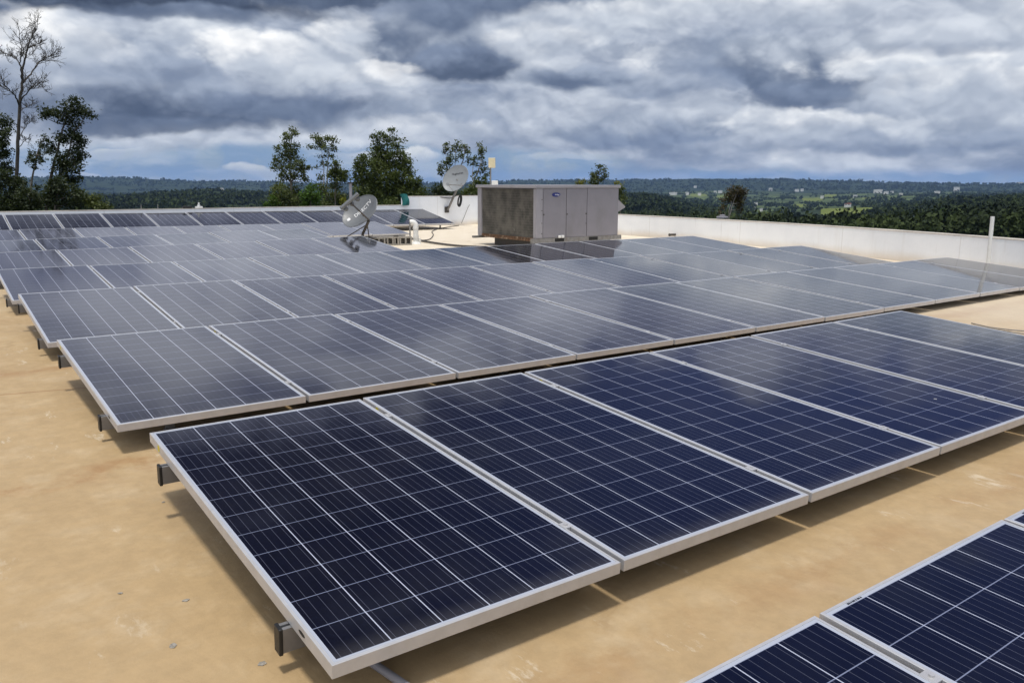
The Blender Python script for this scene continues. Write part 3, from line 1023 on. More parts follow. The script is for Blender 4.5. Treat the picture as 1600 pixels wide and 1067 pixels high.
for ri, row in enumerate(ROWS):
    X, Y, Z = row_basis(row)
    ox, oy, oz, t, sx, yx, n = row
    Ltot = n * (PW + PGAP) - PGAP + .05
    for v, side in ((.29, 'lower'), (1.62, 'upper')):
        p0 = Vector((ox, oy, oz)) + Y * v - Z * .0405 - X * .024
        root = empty('mounting_rail', p0)
        ang = Matrix(((X.x, Y.x, Z.x, p0.x), (X.y, Y.y, Z.y, p0.y), (X.z, Y.z, Z.z, p0.z), (0, 0, 0, 1)))
        root.matrix_world = ang
        rail_body(Ltot).build('rail_bar', M['rail'], root)
        for xe in (-.012, Ltot):
            e = MB()
            e.box(xe, xe + .012, -.021, .021, -.080, .004, bev=.003)
            e.build('end_cap', M['black'], root)
        # feet under the rail
        k = 0
        xs = np.linspace(.35, Ltot - .35, max(2, int(Ltot / 2.05)))
        for x in xs:
            w = p0 + X * float(x)
            h = max(.012, w.z - .075)
            f = MB()
            Mi = ang.inverted()
            f.box(w.x - .03, w.x + .03, w.y - .045, w.y + .045, -.001, .008, Mi)
            f.box(w.x - .025, w.x + .025, w.y + .0185, w.y + .026, .008, w.z - .02, Mi)
            f.build('rail_foot', M['steel'], root)
        for i in range(1, n):
            xc = i * (PW + PGAP) - PGAP / 2 + .024
            c = MB()
            c.box(xc - PGAP / 2 + .002, xc + PGAP / 2 - .002, -.018, .018, .0, .040)
            c.box(xc - PGAP / 2 - .007, xc + PGAP / 2 + .007, -.020, .020, .0410, .0445)
            c.tube([(xc, 0, .044), (xc, 0, .050)], .007, 8)
            c.build('clamp', M['frame'], root)
        tag(root, f'aluminium rail under the {side} part of the {ROW_WORDS[ri]}', 'mounting rail', 'mounting rails under the panels')


# ------------------------------------------------------------------ packaged air conditioner
def air_conditioner():
    o = Vector((9.42, 11.34, 0))
    rz = -.03
    LX, LY, H0, H = 2.19, 2.20, .20, 1.245
    root = empty('rooftop_air_conditioner', o, rz)
    tag(root, 'grey boxy rooftop air conditioner with dusty coil side and blue oval badge', 'air conditioner')
    mb = MB()
    mb.box(.05, LX, .0, LY, H0, H, bev=.006)
    mb.build('cabinet', M['ac_panel'], root)
    # front (facing -Y) panels
    for a, b in ((.0, LX * .074), (LX * .077, LX * .345), (LX * .349, LX * .595), (LX * .599, LX - .02)):
        w = MB()
        w.box(a + (.002 if a else 0), b - .002, -.016, -.0005, H0 + .05, H - .004, bev=.004)
        w.build('access_panel' if a else 'corner_post', M['ac_panel'] if a else M['ac_trim'], root)
    for x, z in ((LX * .083, .72), (LX * .357, .72), (LX * .587, .72), (LX * .587, .52), (LX * .062, .34), (LX * .062, .55), (LX * .062, .8), (LX * .062, 1.02)):
        w = MB()
        w.tube([(x, -.0155, z), (x, -.026, z)], .016 if z == .72 else .009, 8)
        w.build('latch', M['dark_steel'], root)
    # coil side (facing -X)
    w = MB()
    w.box(.028, .049, .10, LY - .16, H0 + .055, H - .02)
    w.build('condenser_coil', M['coil'], root)
    w = MB()
    w.box(.0, .045, LY - .15, LY, H0 + .0, H - .006, bev=.004)
    w.build('corner_post', M['ac_trim'], root)
    w = MB()
    w.box(.0, .045, .002, .09, H0 + .05, H - .006, bev=.004)
    w.build('corner_post', M['ac_trim'], root)
    w = MB()
    w.box(.005, .048, .09, LY - .15, H0 + .0, H0 + .05)
    w.box(-.012, .02, .15, LY - .25, H0 - .02, H0 + .012)
    w.build('drip_ledge', M['rust'], root)
    # lid
    w = MB()
    w.box(-.03, LX + .03, -.035, LY + .03, H, H + .06, bev=.008)
    w.build('lid', M['ac_trim'], root)
    w = MB()
    w.box(-.10, LX + .09, -.02, .05, H0 - .045, H0 + .045)
    w.build('base_rail', M['steel'], root)
    w = MB()
    w.box(-.16, LX + .09, LY - .09, LY - .01, H0 - .05, H0 - .004)
    w.build('base_rail', M['steel'], root)
    for a in (.47, 1.37):
        w = MB()
        w.box(a, a + .24, -.024, -.0195, H0 - .035, H0 + .035)
        w.build('fork_slot', M['slot_shade'], root)
    for a in (.55, .63):
        w = MB()
        w.box(a, a + .065, -.05, -.021, H0 + .04, H0 + .095, bev=.008)
        w.tube([(a + .03, -.052, H0 + .065), (a + .03, -.045, H0 + .065)], .014, 10)
        w.build('outlet_fitting', M['white_paint'], root)
    # curb it stands on
    w = MB()
    w.box(.22, LX - .1, .12, LY - .35, -.01, H0 - .003)
    w.build('curb', M['dark_steel'], root)
    # hood over the intake
    w = MB()
    hood = [(LX + .001, H - .10), (LX + .42, H - .40), (LX + .42, H - .425), (LX + .001, H - .62)]
    w.prism(hood, .25, LY - .3)
    w.build('intake_hood', M['ac_trim'], root)
    w = MB()
    w.box(LX + .001, LX + .02, .05, .12, .3, H - .62)
    w.build('conduit', M['white_paint'], root)
    # badge
    bd = MB()
    c = Vector((.49, -.017, H - .13))
    n = 28
    vs = [c + Vector((.105 * math.cos(a), 0, .042 * math.sin(a))) for a in np.linspace(0, 2 * math.pi, n + 1)[:-1]]
    bd.add(vs + [q + Vector((0, -.006, 0)) for q in vs], [tuple(range(n)), tuple(range(2 * n - 1, n - 1, -1))] + [(k, (k + 1) % n, n + (k + 1) % n, n + k) for k in range(n)])
    badge = bd.build('badge', M['blue_badge'], root)
    text_mesh('Carrier', 'lettering', .050, M['white_letter'], badge, Matrix.Translation(c + Vector((0, -.008, .002))) @ Matrix.Rotation(R(90), 4, 'X') @ Matrix.Diagonal((1, 1, 1, 1)) @ Matrix(((1, .2, 0, 0), (0, 1, 0, 0), (0, 0, 1, 0), (0, 0, 0, 1))), .001)


air_conditioner()


# ------------------------------------------------------------------ dishes
def dish_surface(a, b, depth, thick=.012):
    """shallow oval bowl facing +Z, centred on the origin"""
    mb = MB()
    nr, na = 10, 48
    vs, fs = [], []
    for side in (0, 1):
        for i in range(nr + 1):
            q = i / nr
            for k in range(na):
                t = 2 * math.pi * k / na
                vs.append(Vector((a * q * math.cos(t), b * q * math.sin(t), depth * q * q - depth - side * thick)))
    N = (nr + 1) * na
    for side in (0, 1):
        for i in range(nr):
            for k in range(na):
                k2 = (k + 1) % na
                f = (side * N + i * na + k, side * N + i * na + k2, side * N + (i + 1) * na + k2, side * N + (i + 1) * na + k)
                fs.append(f if side == 0 else f[::-1])
    for k in range(na):
        k2 = (k + 1) % na
        fs.append((nr * na + k, nr * na + k2, N + nr * na + k2, N + nr * na + k))
    mb.add(vs, fs)
    # rolled rim
    mb.tube([(a * math.cos(t), b * math.sin(t), -.004) for t in np.linspace(0, 2 * math.pi, na + 1)], .009, 8, cap=False)
    return mb


def dish_frame(center, tilt_view, roll):
    """basis for a dish: roll = direction of its long axis in the picture, tilt away from the viewer"""
    c = Vector(center)
    to = (Vector(CAM) - c).normalized()
    r = Vector(HR) - to * to.dot(Vector(HR))
    r.normalize()
    u = to.cross(r)
    X = r * math.cos(roll) + u * math.sin(roll)
    side = -r * math.sin(roll) + u * math.cos(roll)
    Zn = to * math.cos(tilt_view) + side * math.sin(tilt_view)
    Y = Zn.cross(X)
    return Matrix(((X.x, Y.x, Zn.x, c.x), (X.y, Y.y, Zn.y, c.y), (X.z, Y.z, Zn.z, c.z), (0, 0, 0, 1)))


def stations(p, w):
    return p


def grey_dish():
    base = G(566, 372, .19)
    dist = (np.array(base) - CAM) @ HF
    c = D(562, 329.5, dist - .15)
    root = empty('satellite_dish', (base.x, base.y, .19))
    tag(root, 'dark grey oval satellite dish with white lettering on a leaning post, standing among panels', 'satellite dish')
    mt = dish_frame(c, R(50), R(40))
    inv = Matrix.Translation((-base.x, -base.y, -.19))
    loc = inv @ mt
    s = dist / FPX
    a, b = 31 * s, 27 * s
    d = dish_surface(a, b, .10).build('reflector', M['grey_dish'], root, smooth=True)
    d.matrix_local = loc
    for body, x, sz in (('DIRECTV', .08, .120),):
        t = text_mesh(body, 'lettering', sz, M['white_letter'], d, Matrix.Translation((x, .06, 0)), .001, (a, b, .10))
    # round mark before the lettering
    lg = MB()
    n = 26
    lg.add([(-.295 + .040 * math.cos(q), .06 + .040 * math.sin(q), -.036) for q in np.linspace(0, 2 * math.pi, n + 1)[:-1]] +
           [(-.295 + .040 * math.cos(q), .06 + .040 * math.sin(q), -.066) for q in np.linspace(0, 2 * math.pi, n + 1)[:-1]],
           [tuple(range(n)), tuple(range(2 * n - 1, n - 1, -1))] + [(k, (k + 1) % n, n + (k + 1) % n, n + k) for k in range(n)])
    lg.build('emblem', M['white_letter'], d)
    # feed arm and receiver bar
    low = Vector((0.02, -b * 1.0, .0))
    tip = Vector((-.03, -b * .42, .42))
    ar = MB()
    ar.tube([low + Vector((0, -.03, -.03)), tip], .017, 8)
    arm = ar.build('feed_arm', M['dark_steel'], d)
    rc = MB()
    rc.box(-.24, .24, -.03, .04, -.04, .025, Matrix.Translation(tip + Vector((0, .03, .05))), bev=.015)
    r_ = rc.build('receiver_bar', M['grey_dish'], d)
    for x in (-.17, 0, .17):
        q = MB()
        q.tube([tip + Vector((x, .03, .0)), tip + Vector((x * .9, .06, -.08))], [.045, .05], 12)
        q.build('receiver_horn', M['grey_dish'], r_)
    # bracket behind, post and braces
    back = loc @ Vector((0, -b * .55, -.14))
    q = MB()
    q.tube([loc @ Vector((0, -b * .2, -.10)), back, loc @ Vector((0, -b * .98, -.06))], .03, 8)
    q.build('bracket', M['dark_steel'], root)
    top = loc @ Vector((0, -b * 1.02, -.04))
    q = MB()
    q.tube([Vector((0, 0, 0)), Vector((.02, 0, .10)), top * .55 + Vector((0, 0, .02)), top], .030, 10)
    q.build('post', M['dark_steel'], root)
    for ex, ey in ((-.36, .10), (.24, .16)):
        q = MB()
        q.tube([Vector((ex, ey, 0)), top * .8], .011, 6)
        q.build('brace', M['dark_steel'], root)
    q = MB()
    q.box(-.40, .30, -.09, .20, -.012, .0)
    q.build('foot_plate', M['dark_steel'], root)


grey_dish()


def pale_dish():
    foot = D(698.5, 328, (np.array((14.0, 20.93, 0)) - CAM) @ HF)
    foot = Vector((0, 0, 0)) + G(698.5, 328, .5)
    # put the foot on the inner face of the tall wall
    d = (foot - Vector(CAM))
    k = (20.93 - CAM[1]) / d.y
    foot = Vector(CAM) + d * k
    dist = (np.array(foot) - CAM) @ HF
    c = D(711.5, 278.5, dist - .25)
    root = empty('satellite_dish', foot)
    tag(root, 'pale grey oval satellite dish with small dark lettering, fixed to the tall white wall', 'satellite dish')
    mt = Matrix.Translation(-foot) @ dish_frame(c, R(36), R(46))
    s = dist / FPX
    a, b = 22.5 * s, 19.5 * s
    dsh = dish_surface(a, b, .09).build('reflector', M['pale_dish'], root, smooth=True)
    dsh.matrix_local = mt
    ry = Matrix.Rotation(R(-44), 4, 'Z')
    text_mesh('HughesNet', 'lettering', .085, M['dark_letter'], dsh, Matrix.Translation((.15, .10, 0)) @ ry, .001, (a, b, .09))
    low = Vector((0, -b, 0))
    tip = Vector((-.30, -b * .75, .46))
    q = MB()
    q.tube([low, tip], .014, 8)
    q.tube([Vector((-a * .72, -b * .62, 0)), tip], .006, 6)
    arm = q.build('feed_arm', M['steel'], dsh)
    q = MB()
    q.tube([tip + Vector((0, -.02, .06)), tip + Vector((.01, .03, -.07))], [.05, .035], 12)
    q.build('receiver_horn', M['pale_dish'], arm)
    back = mt @ Vector((0, -b * .35, -.13))
    q = MB()
    q.tube([mt @ Vector((0, 0, -.10)), back, mt @ Vector((0, -b * .8, -.06))], .035, 8)
    q.build('bracket', M['steel'], root)
    q = MB()
    q.tube([Vector((0, -.03, 0)), Vector((.03, -.07, .08)), back], .036, 12)
    q.build('post', M['steel'], root)
    q = MB()
    q.box(-.09, .06, -.03, .0, -.09, .10)
    q.tube([(-.03, -.03, .05), (-.03, -.10, .10)], .03, 8)
    q.build('wall_plate', M['dark_steel'], root)
    # coil of spare cable hanging on the post
    cc = D(717.5, 314, dist - .12)
    t = MB()
    for j in range(3):
        pts = [(cc.x + (.045 + .008 * j) * math.cos(q_) + .03 * math.sin(q_), cc.y - .02 * j, cc.z + (.15 + .012 * j) * math.sin(q_)) for q_ in np.linspace(0, 2 * math.pi, 25)]
        t.tube(pts, .022, 6, cap=False)
    o = t.build('cable_coil', M['black'], smooth=True)
    tag(o, 'black coil of spare cable hanging beside the pale dish post', 'cable')


pale_dish()


# ------------------------------------------------------------------ small roof fittings
def vent_pipe():
    b = G(648, 381)
    root = empty('vent_pipe', b)
    tag(root, 'white gooseneck vent pipe with thin conduit, standing on cream roof left of the air conditioner', 'vent pipe')
    r = .058
    X = Vector(HR)
    q = MB()
    pts = [Vector((0, 0, 0)) + X * .03, X * .03 + Vector((0, 0, .36))]
    for t in np.linspace(0, math.pi * .62, 9):
        pts.append(X * (.03 - .085 + .085 * math.cos(t)) + Vector((0, 0, .40 + .085 * math.sin(t))))
    q.tube(pts, r, 16)
    q.tube([X * .03 + Vector((0, 0, .33)), X * .03 + Vector((0, 0, .39))], r + .008, 16)
    q.tube([X * .03 + Vector((0, 0, .13)), X * .03 + Vector((0, 0, .19))], r + .008, 16)
    q.build('pipe', M['white_paint'], root, smooth=True)
    q = MB()
    q.tube([X * .03, X * .03 + Vector((0, 0, .05))], [.12, .07], 16)
    q.tube([X * .10 + Vector((0, 0, .02)), X * .12 + Vector((0, 0, .07)), X * .10 + Vector((0, 0, .12))], .03, 10)
    q.build('base_flange', M['white_paint'], root, smooth=True)
    q = MB()
    q.box(-.115, -.085, -.012, .012, 0, .52, Matrix.Rotation(-YAW, 4, 'Z'))
    q.build('flat_conduit', M['steel'], root)


vent_pipe()


def pole(px, y_top, y_base, X_, label, cat, name, rad, mat_, dist=None, z0=0.):
    pass


def wall_pipes():
    # tall white pipe in front of the right wall
    for (bx, by, tx, ty, dist_off, rad, label) in ((1543, 420, 1551, 338.5, .12, .029, 'tall white pipe leaning beside the right wall, mirrored in the panel below'),
                                                   (1344.5, 401, 1344, 387, .12, .032, 'short white pipe stub at the foot of the right wall')):
        # walk along the sight line until just inside the wall
        best = None
        for k in np.linspace(6, 30, 2000):
            p = D(bx, by, k)
            for i in range(len(fine_curve) - 1):
                a, b = Vector(fine_curve[i]), Vector(fine_curve[i + 1])
                t = (b - a).normalized()
                q = Vector((p.x, p.y)) - a
                if 0 <= q.dot(t) <= (b - a).length:
                    dd = abs(q.x * t.y - q.y * t.x)
                    if best is None or abs(dd - dist_off) < best[0]:
                        best = (abs(dd - dist_off), k)
        k = best[1]
        p, tp = D(bx, by, k), D(tx, ty, k)
        d = tp - p
        foot = p + d * ((0 - p.z) / d.z)
        q = MB()
        q.tube([Vector((0, 0, 0)), tp - foot], rad, 14)
        o = q.build('standpipe', M['white_paint'], smooth=True)
        o.location = foot
        tag(o, label, 'pipe')


wall_pipes()


def chimney_flue():
    p = D(548.5, 322, 0) if False else None
    d = Vector(CAM)
    ray = D(548.5, 318, 10) - Vector(CAM)
    k = (21.30 - CAM[1]) / ray.y
    b = Vector(CAM) + ray * k
    ray2 = D(548.5, 286, 10) - Vector(CAM)
    top = CAM[2] + ray2.z * ((21.30 - CAM[1]) / ray2.y)
    o = empty('flue_pipe', (b.x, b.y, -1.))
    tag(o, 'thin grey flue pipe with dark flat cap rising behind the low back wall', 'pipe')
    q = MB()
    q.tube([(0, 0, 0), (0, 0, top + 1. - .02)], .048, 14)
    q.build('pipe', M['ac_trim'], o, smooth=True)
    q = MB()
    q.tube([(0, 0, top + 1. - .02), (0, 0, top + 1. + .02)], [.075, .085], 14)
    q.build('cap', M['dark_steel'], o)


chimney_flue()


def antenna_mast():
    dist = (np.array((12.0, 16.6, 0)) - CAM) @ HF
    s = dist / FPX
    p = D(766.5, 289, dist)
    o = empty('antenna_mast', (p.x, p.y, 0))
    tag(o, 'thin mast with a cream box antenna, rising behind the air conditioner', 'antenna')
    zt = D(766.5, 262, dist).z
    q = MB()
    q.tube([(0, 0, 0), (0, 0, zt + .05)], .021, 10)
    q.tube([(0, 0, 0), (0, 0, .03)], .12, 12)
    q.build('pole', M['steel'], o)
    m = Matrix.Rotation(-YAW, 4, 'Z')
    q = MB()
    z0, z1 = D(0, 261, dist).z, D(0, 246.5, dist).z
    q.box(-.055, .13, -.05, .04, zt - .01, zt + .25, m, bev=.012)
    q.build('antenna_box', M['cream'], o)
    zz = D(0, 288, dist).z
    q = MB()
    zz = D(775, 287.5, dist).z
    q.box(.03, .20, -.05, .03, zz - .06, zz + .085, m, bev=.015)
    q.build('radio_unit', M['white_paint'], o)
    q = MB()
    pts = [m @ Vector((-.02, 0, zt + .06)), m @ Vector((-.12, 0, zt)), m @ Vector((-.16, 0, zt - .12)), m @ Vector((-.15, 0, zz + .2)), m @ Vector((-.02, -.02, zz))]
    q.tube(pts, .006, 6)
    q.build('cable', M['black'], o)


antenna_mast()


def blocks():
    labels = ['hollow concrete block under the foot of the lettered grey dish', 'hollow concrete block in the middle of the three by the dish', 'hollow concrete block nearest the white vent pipe']
    for i, (x, y) in enumerate(((574, 382), (596, 381), (616, 380.5))):
        b = G(x, y + 3, 0)
        q = MB()
        L, W_, H = .39, .19, .19
        # shell with three openings facing the camera
        q.box(0, L, 0, W_, 0, .035)
        q.box(0, L, 0, W_, H - .035, H)
        for xx in (0, .118, .237, L - .035):
            q.box(xx, xx + .035, .001, W_ - .001, .035, H - .035)
        q.box(.035, L - .035, W_ - .02, W_ - .002, .035, H - .035)
        o = q.build('concrete_block', M['concrete'])
        o.location = b
        o.rotation_euler = (0, 0, (-.42, -.34, -.38)[i])
        tag(o, labels[i], 'concrete block', 'concrete blocks by the grey dish')


blocks()


def cables():
    def run(pts, rad, name, m, label, cat, n=8):
        # gentle curve through the points
        P = [Vector(p) for p in pts]
        c = []
        for i in range(len(P) - 1):
            p0, p1, p2, p3 = P[max(i - 1, 0)], P[i], P[i + 1], P[min(i + 2, len(P) - 1)]
            for k in range(6):
                t = k / 6
                c.append(.5 * (2 * p1 + (p2 - p0) * t + (2 * p0 - 5 * p1 + 4 * p2 - p3) * t * t + (3 * p1 - p0 - 3 * p2 + p3) * t ** 3))
        c.append(P[-1])
        q = MB()
        q.tube(c, rad, n)
        o = q.build(name, m, smooth=True)
        tag(o, label, cat)
    run([G(600, 364, .03), G(640, 372, .03), G(672, 378.5, .03), G(715, 384, .03), G(760, 386, .03)], .022, 'conduit', M['dark_steel'],
        'dark conduit lying on the cream roof behind the white vent pipe', 'conduit')
    yw = 20.93

    def onwall(x, y):
        ray = D(x, y, 10) - Vector(CAM)
        return Vector(CAM) + ray * ((yw - CAM[1]) / ray.y)
    run([G(655, 376, .012), G(671, 374, .012), G(677, 367, .012), G(675, 362, .012), G(684, 358, .012), G(700, 355, .012), G(717, 352.5, .012)], .012, 'cable', M['dark_steel'],
        'thin curling cable on the cream roof by the end of the steepest row', 'cable')
    run([onwall(721, 349), onwall(725, 340), onwall(731, 325), onwall(734, 320)], .008, 'cable', M['steel'], 'thin cable running up the tall white wall by the air conditioner', 'cable')
    run([onwall(678, 307.4) + Vector((0, .1, .02)), onwall(690, 308.6) + Vector((0, .02, .0)), onwall(704, 309.5) + Vector((0, -.05, 0)), onwall(712, 303) + Vector((0, -.2, 0))], .012, 'cable', M['black'],
        'black cable over the top of the tall wall to the pale dish', 'cable')
    run([G(1518, 505, .012), G(1545, 511, .012), G(1575, 515, .012), G(1600, 517, .012), G(1640, 519, .012)], .0055, 'hose', M['steel'], 'thin dark hose on the pale roof at the right, farther strand', 'hose')
    run([G(1522, 509, .012), G(1550, 514, .012), G(1580, 519, .012), G(1605, 521.5, .012), G(1640, 522, .012)], .0055, 'hose', M['steel'], 'thin dark hose on the pale roof at the right, nearer strand', 'hose')
    a, b = G(572, 1028, .012), G(630, 1068, .012)
    run([a + (a - b) * 1.2, a, b, b + (b - a) * 4], .0125, 'conduit', M['ac_trim'], 'grey conduit coming out from under the front corner of the nearest whole row', 'conduit', 12)


cables()


def small_bits():
    # teal cloth at the end of the tall wall
    q = MB()
    rows_, cols_ = 9, 9
    vs, fs = [], []
    for side in (0, 1):
        for i in range(rows_):
            for j in range(cols_):
                u, v = i / (rows_ - 1), j / (cols_ - 1)
                bulge = math.sin(v * math.pi) * (.06 + .03 * math.sin(u * 5))
                vs.append(Vector((-.16 + .24 * v + .03 * math.sin(u * 4) - .04 * u, -.03 - bulge * 1. + side * .02, .36 * u * (1 - .15 * abs(v - .5)))))
    N = rows_ * cols_
    for side in (0, 1):
        for i in range(rows_ - 1):
            for j in range(cols_ - 1):
                k = side * N + i * cols_ + j
                fs.append((k, k + 1, k + cols_ + 1, k + cols_))
    rim = [i for i in range(cols_)] + [r_ * cols_ + cols_ - 1 for r_ in range(1, rows_)] + [(rows_ - 1) * cols_ + c_ for c_ in range(cols_ - 2, -1, -1)] + [r_ * cols_ for r_ in range(rows_ - 2, 0, -1)]
    for k in range(len(rim)):
        a, b = rim[k], rim[(k + 1) % len(rim)]
        fs.append((a, b, N + b, N + a))
    q.add(vs, fs)
    o = q.build('cloth', M['teal'], smooth=True)
    ray = D(635, 321, 10) - Vector(CAM)
    p = Vector(CAM) + ray * ((20.90 - CAM[1]) / ray.y)
    o.location = p
    tag(o, 'teal cloth hanging at the left end of the tall white wall', 'cloth')
    # fittings on top of the walls
    def wall_top(x, y, ywall):
        ray_ = D(x, y, 10) - Vector(CAM)
        return Vector(CAM) + ray_ * ((ywall - CAM[1]) / ray_.y)
    p = wall_top(311, 327, 21.05)
    p.z = .665
    q = MB()
    q.box(-.09, .09, -.05, .05, 0, .05, bev=.008)
    q.tube([(0, 0, .05), (0, 0, .10)], .035, 10)
    q.tube([(0, 0, .10), (.01, 0, .15)], [.02, .028], 10)
    o = q.build('lamp_fitting', M['white_paint'])
    o.location = p
    tag(o, 'small white fitting on top of the low back wall', 'fitting')
    p2 = Vector((p.x - .30, p.y, .665))
    q = MB()
    q.box(-.12, .12, -.05, .05, 0, .065, bev=.02)
    o = q.build('dark_box', M['black'])
    o.location = p2
    tag(o, 'low black box on the low back wall beside the white fitting', 'box')
    for x, lb in ((220, 'thin grey peg on the low back wall, the left one'), (246, 'thin grey peg on the low back wall, the right one')):
        p = wall_top(x, 327, 21.1)
        q = MB()
        q.tube([(0, 0, 0), (.004, 0, .12)], [.012, .009], 8)
        q.tube([(0, 0, 0), (0, 0, .015)], .03, 8)
        o = q.build('peg', M['steel'])
        o.location = (p.x, 21.05, .665)
        tag(o, lb, 'peg')
    # small outlet low on the right wall
    for (x, y, lb, nm) in ((1049, 367, 'small dark outlet low on the far right wall', 'outlet'),):
        ray_ = D(x, y, 10) - Vector(CAM)
        best = min(np.linspace(14, 26, 1500), key=lambda k: min(abs((Vector(CAM) + ray_ / 10 * k).xy - Vector(c)).length if False else ((Vector(CAM) + ray_ / 10 * k).xy - Vector(c)).length for c in fine_curve))
        p = Vector(CAM) + ray_ / 10 * (best - .05)
        q = MB()
        q.tube([(-.06, 0, 0), (.14, 0, 0)], .028, 12)
        q.tube([(-.07, 0, 0), (-.055, 0, 0)], .036, 12)
        o = q.build(nm, M['dark_steel'])
        o.location = p
        tag(o, lb, 'outlet')
    # grey lump on the right wall top
    ray_ = D(1126, 341.5, 10) - Vector(CAM)
    kk = (.53 - CAM[2]) / ray_.z
    p = Vector(CAM) + ray_ * kk
    q = MB()
    q.box(-.10, .10, -.10, .10, 0, .05, bev=.015)
    q.box(-.05, .04, -.05, .05, .05, .085, bev=.012)
    o = q.build('junction_lid', M['ac_trim'])
    o.location = (p.x + .08, p.y + .02, .53)
    tag(o, 'small grey lid on top of the right parapet wall', 'fitting')
    # loose chips on the roof
    for i, (x, y, s, lb) in enumerate(((290, 937, .009, 'small loose grey chip on the tan roof'), (270, 1008, .010, 'larger grey flake of peeled coating on the tan roof'),
                                       (188, 926, .006, 'tiny dark pebble on the tan roof at lower left'), (255, 784, .006, 'tiny dark crumb under the upper rail end'), (420, 838, .006, 'tiny pale crumb by the left edge of the nearest whole row'), (409, 1036, .010, 'flat grey crumb below the lower rail end'))):
        b = G(x, y, .002)
        bm = bmesh.new()
        bmesh.ops.create_icosphere(bm, subdivisions=2, radius=s)
        for v in bm.verts:
            v.co *= random.uniform(.7, 1.25)
            v.co.z *= .2
            v.co.x *= 1.4
        me = bpy.data.meshes.new('roof_chip')
        bm.to_mesh(me)
        bm.free()
        me.materials.append(M['debris'])
        o = bpy.data.objects.new('roof_chip', me)
        COL.objects.link(o)
        o.location = b
        o.rotation_euler = (0, 0, i * 1.3)
        tag(o, lb, 'chip')


small_bits()


# ------------------------------------------------------------------ trees
def leaf_quads(cent, size, aspect=.5):
    """numpy quads: random leaf faces round the given centres"""
    n = len(cent)
    nrm = rng.normal(size=(n, 3))
    nrm[:, 2] = np.abs(nrm[:, 2]) + .3
    nrm /= np.linalg.norm(nrm, axis=1, keepdims=True)
    t = rng.normal(size=(n, 3))
    t -= nrm * (t * nrm).sum(1, keepdims=True)
    t /= np.linalg.norm(t, axis=1, keepdims=True)
    b = np.cross(nrm, t)
    s = size * rng.uniform(.6, 1.4, (n, 1))
    fold = nrm * s * .22
    q = np.stack([cent - t * s, cent + b * s * aspect + fold, cent + t * s, cent - b * s * aspect + fold], 1)
    return q.reshape(-1, 3)


def mesh_quads(name, V, m, parent=None, extra=None):
    n = len(V) // 4
    me = bpy.data.meshes.new(name)
    me.vertices.add(len(V))
    me.vertices.foreach_set('co', np.asarray(V, np.float32).reshape(-1))
    me.loops.add(n * 4)
    me.loops.foreach_set('vertex_index', np.arange(n * 4, dtype=np.int32))
    me.polygons.add(n)
    me.polygons.foreach_set('loop_start', np.arange(0, n * 4, 4, dtype=np.int32))
    me.update(calc_edges=True)
    me.materials.append(m)
    o = bpy.data.objects.new(name, me)
    COL.objects.link(o)
    if parent:
        o.parent = parent
    return o


def bez(a, b, bend, n=5):
    a, b = Vector(a), Vector(b)
    mid = (a + b) / 2 + bend
    return [(a * (1 - t) + mid * t) * (1 - t) + (mid * (1 - t) + b * t) * t for t in [i / n for i in range(n + 1)]]


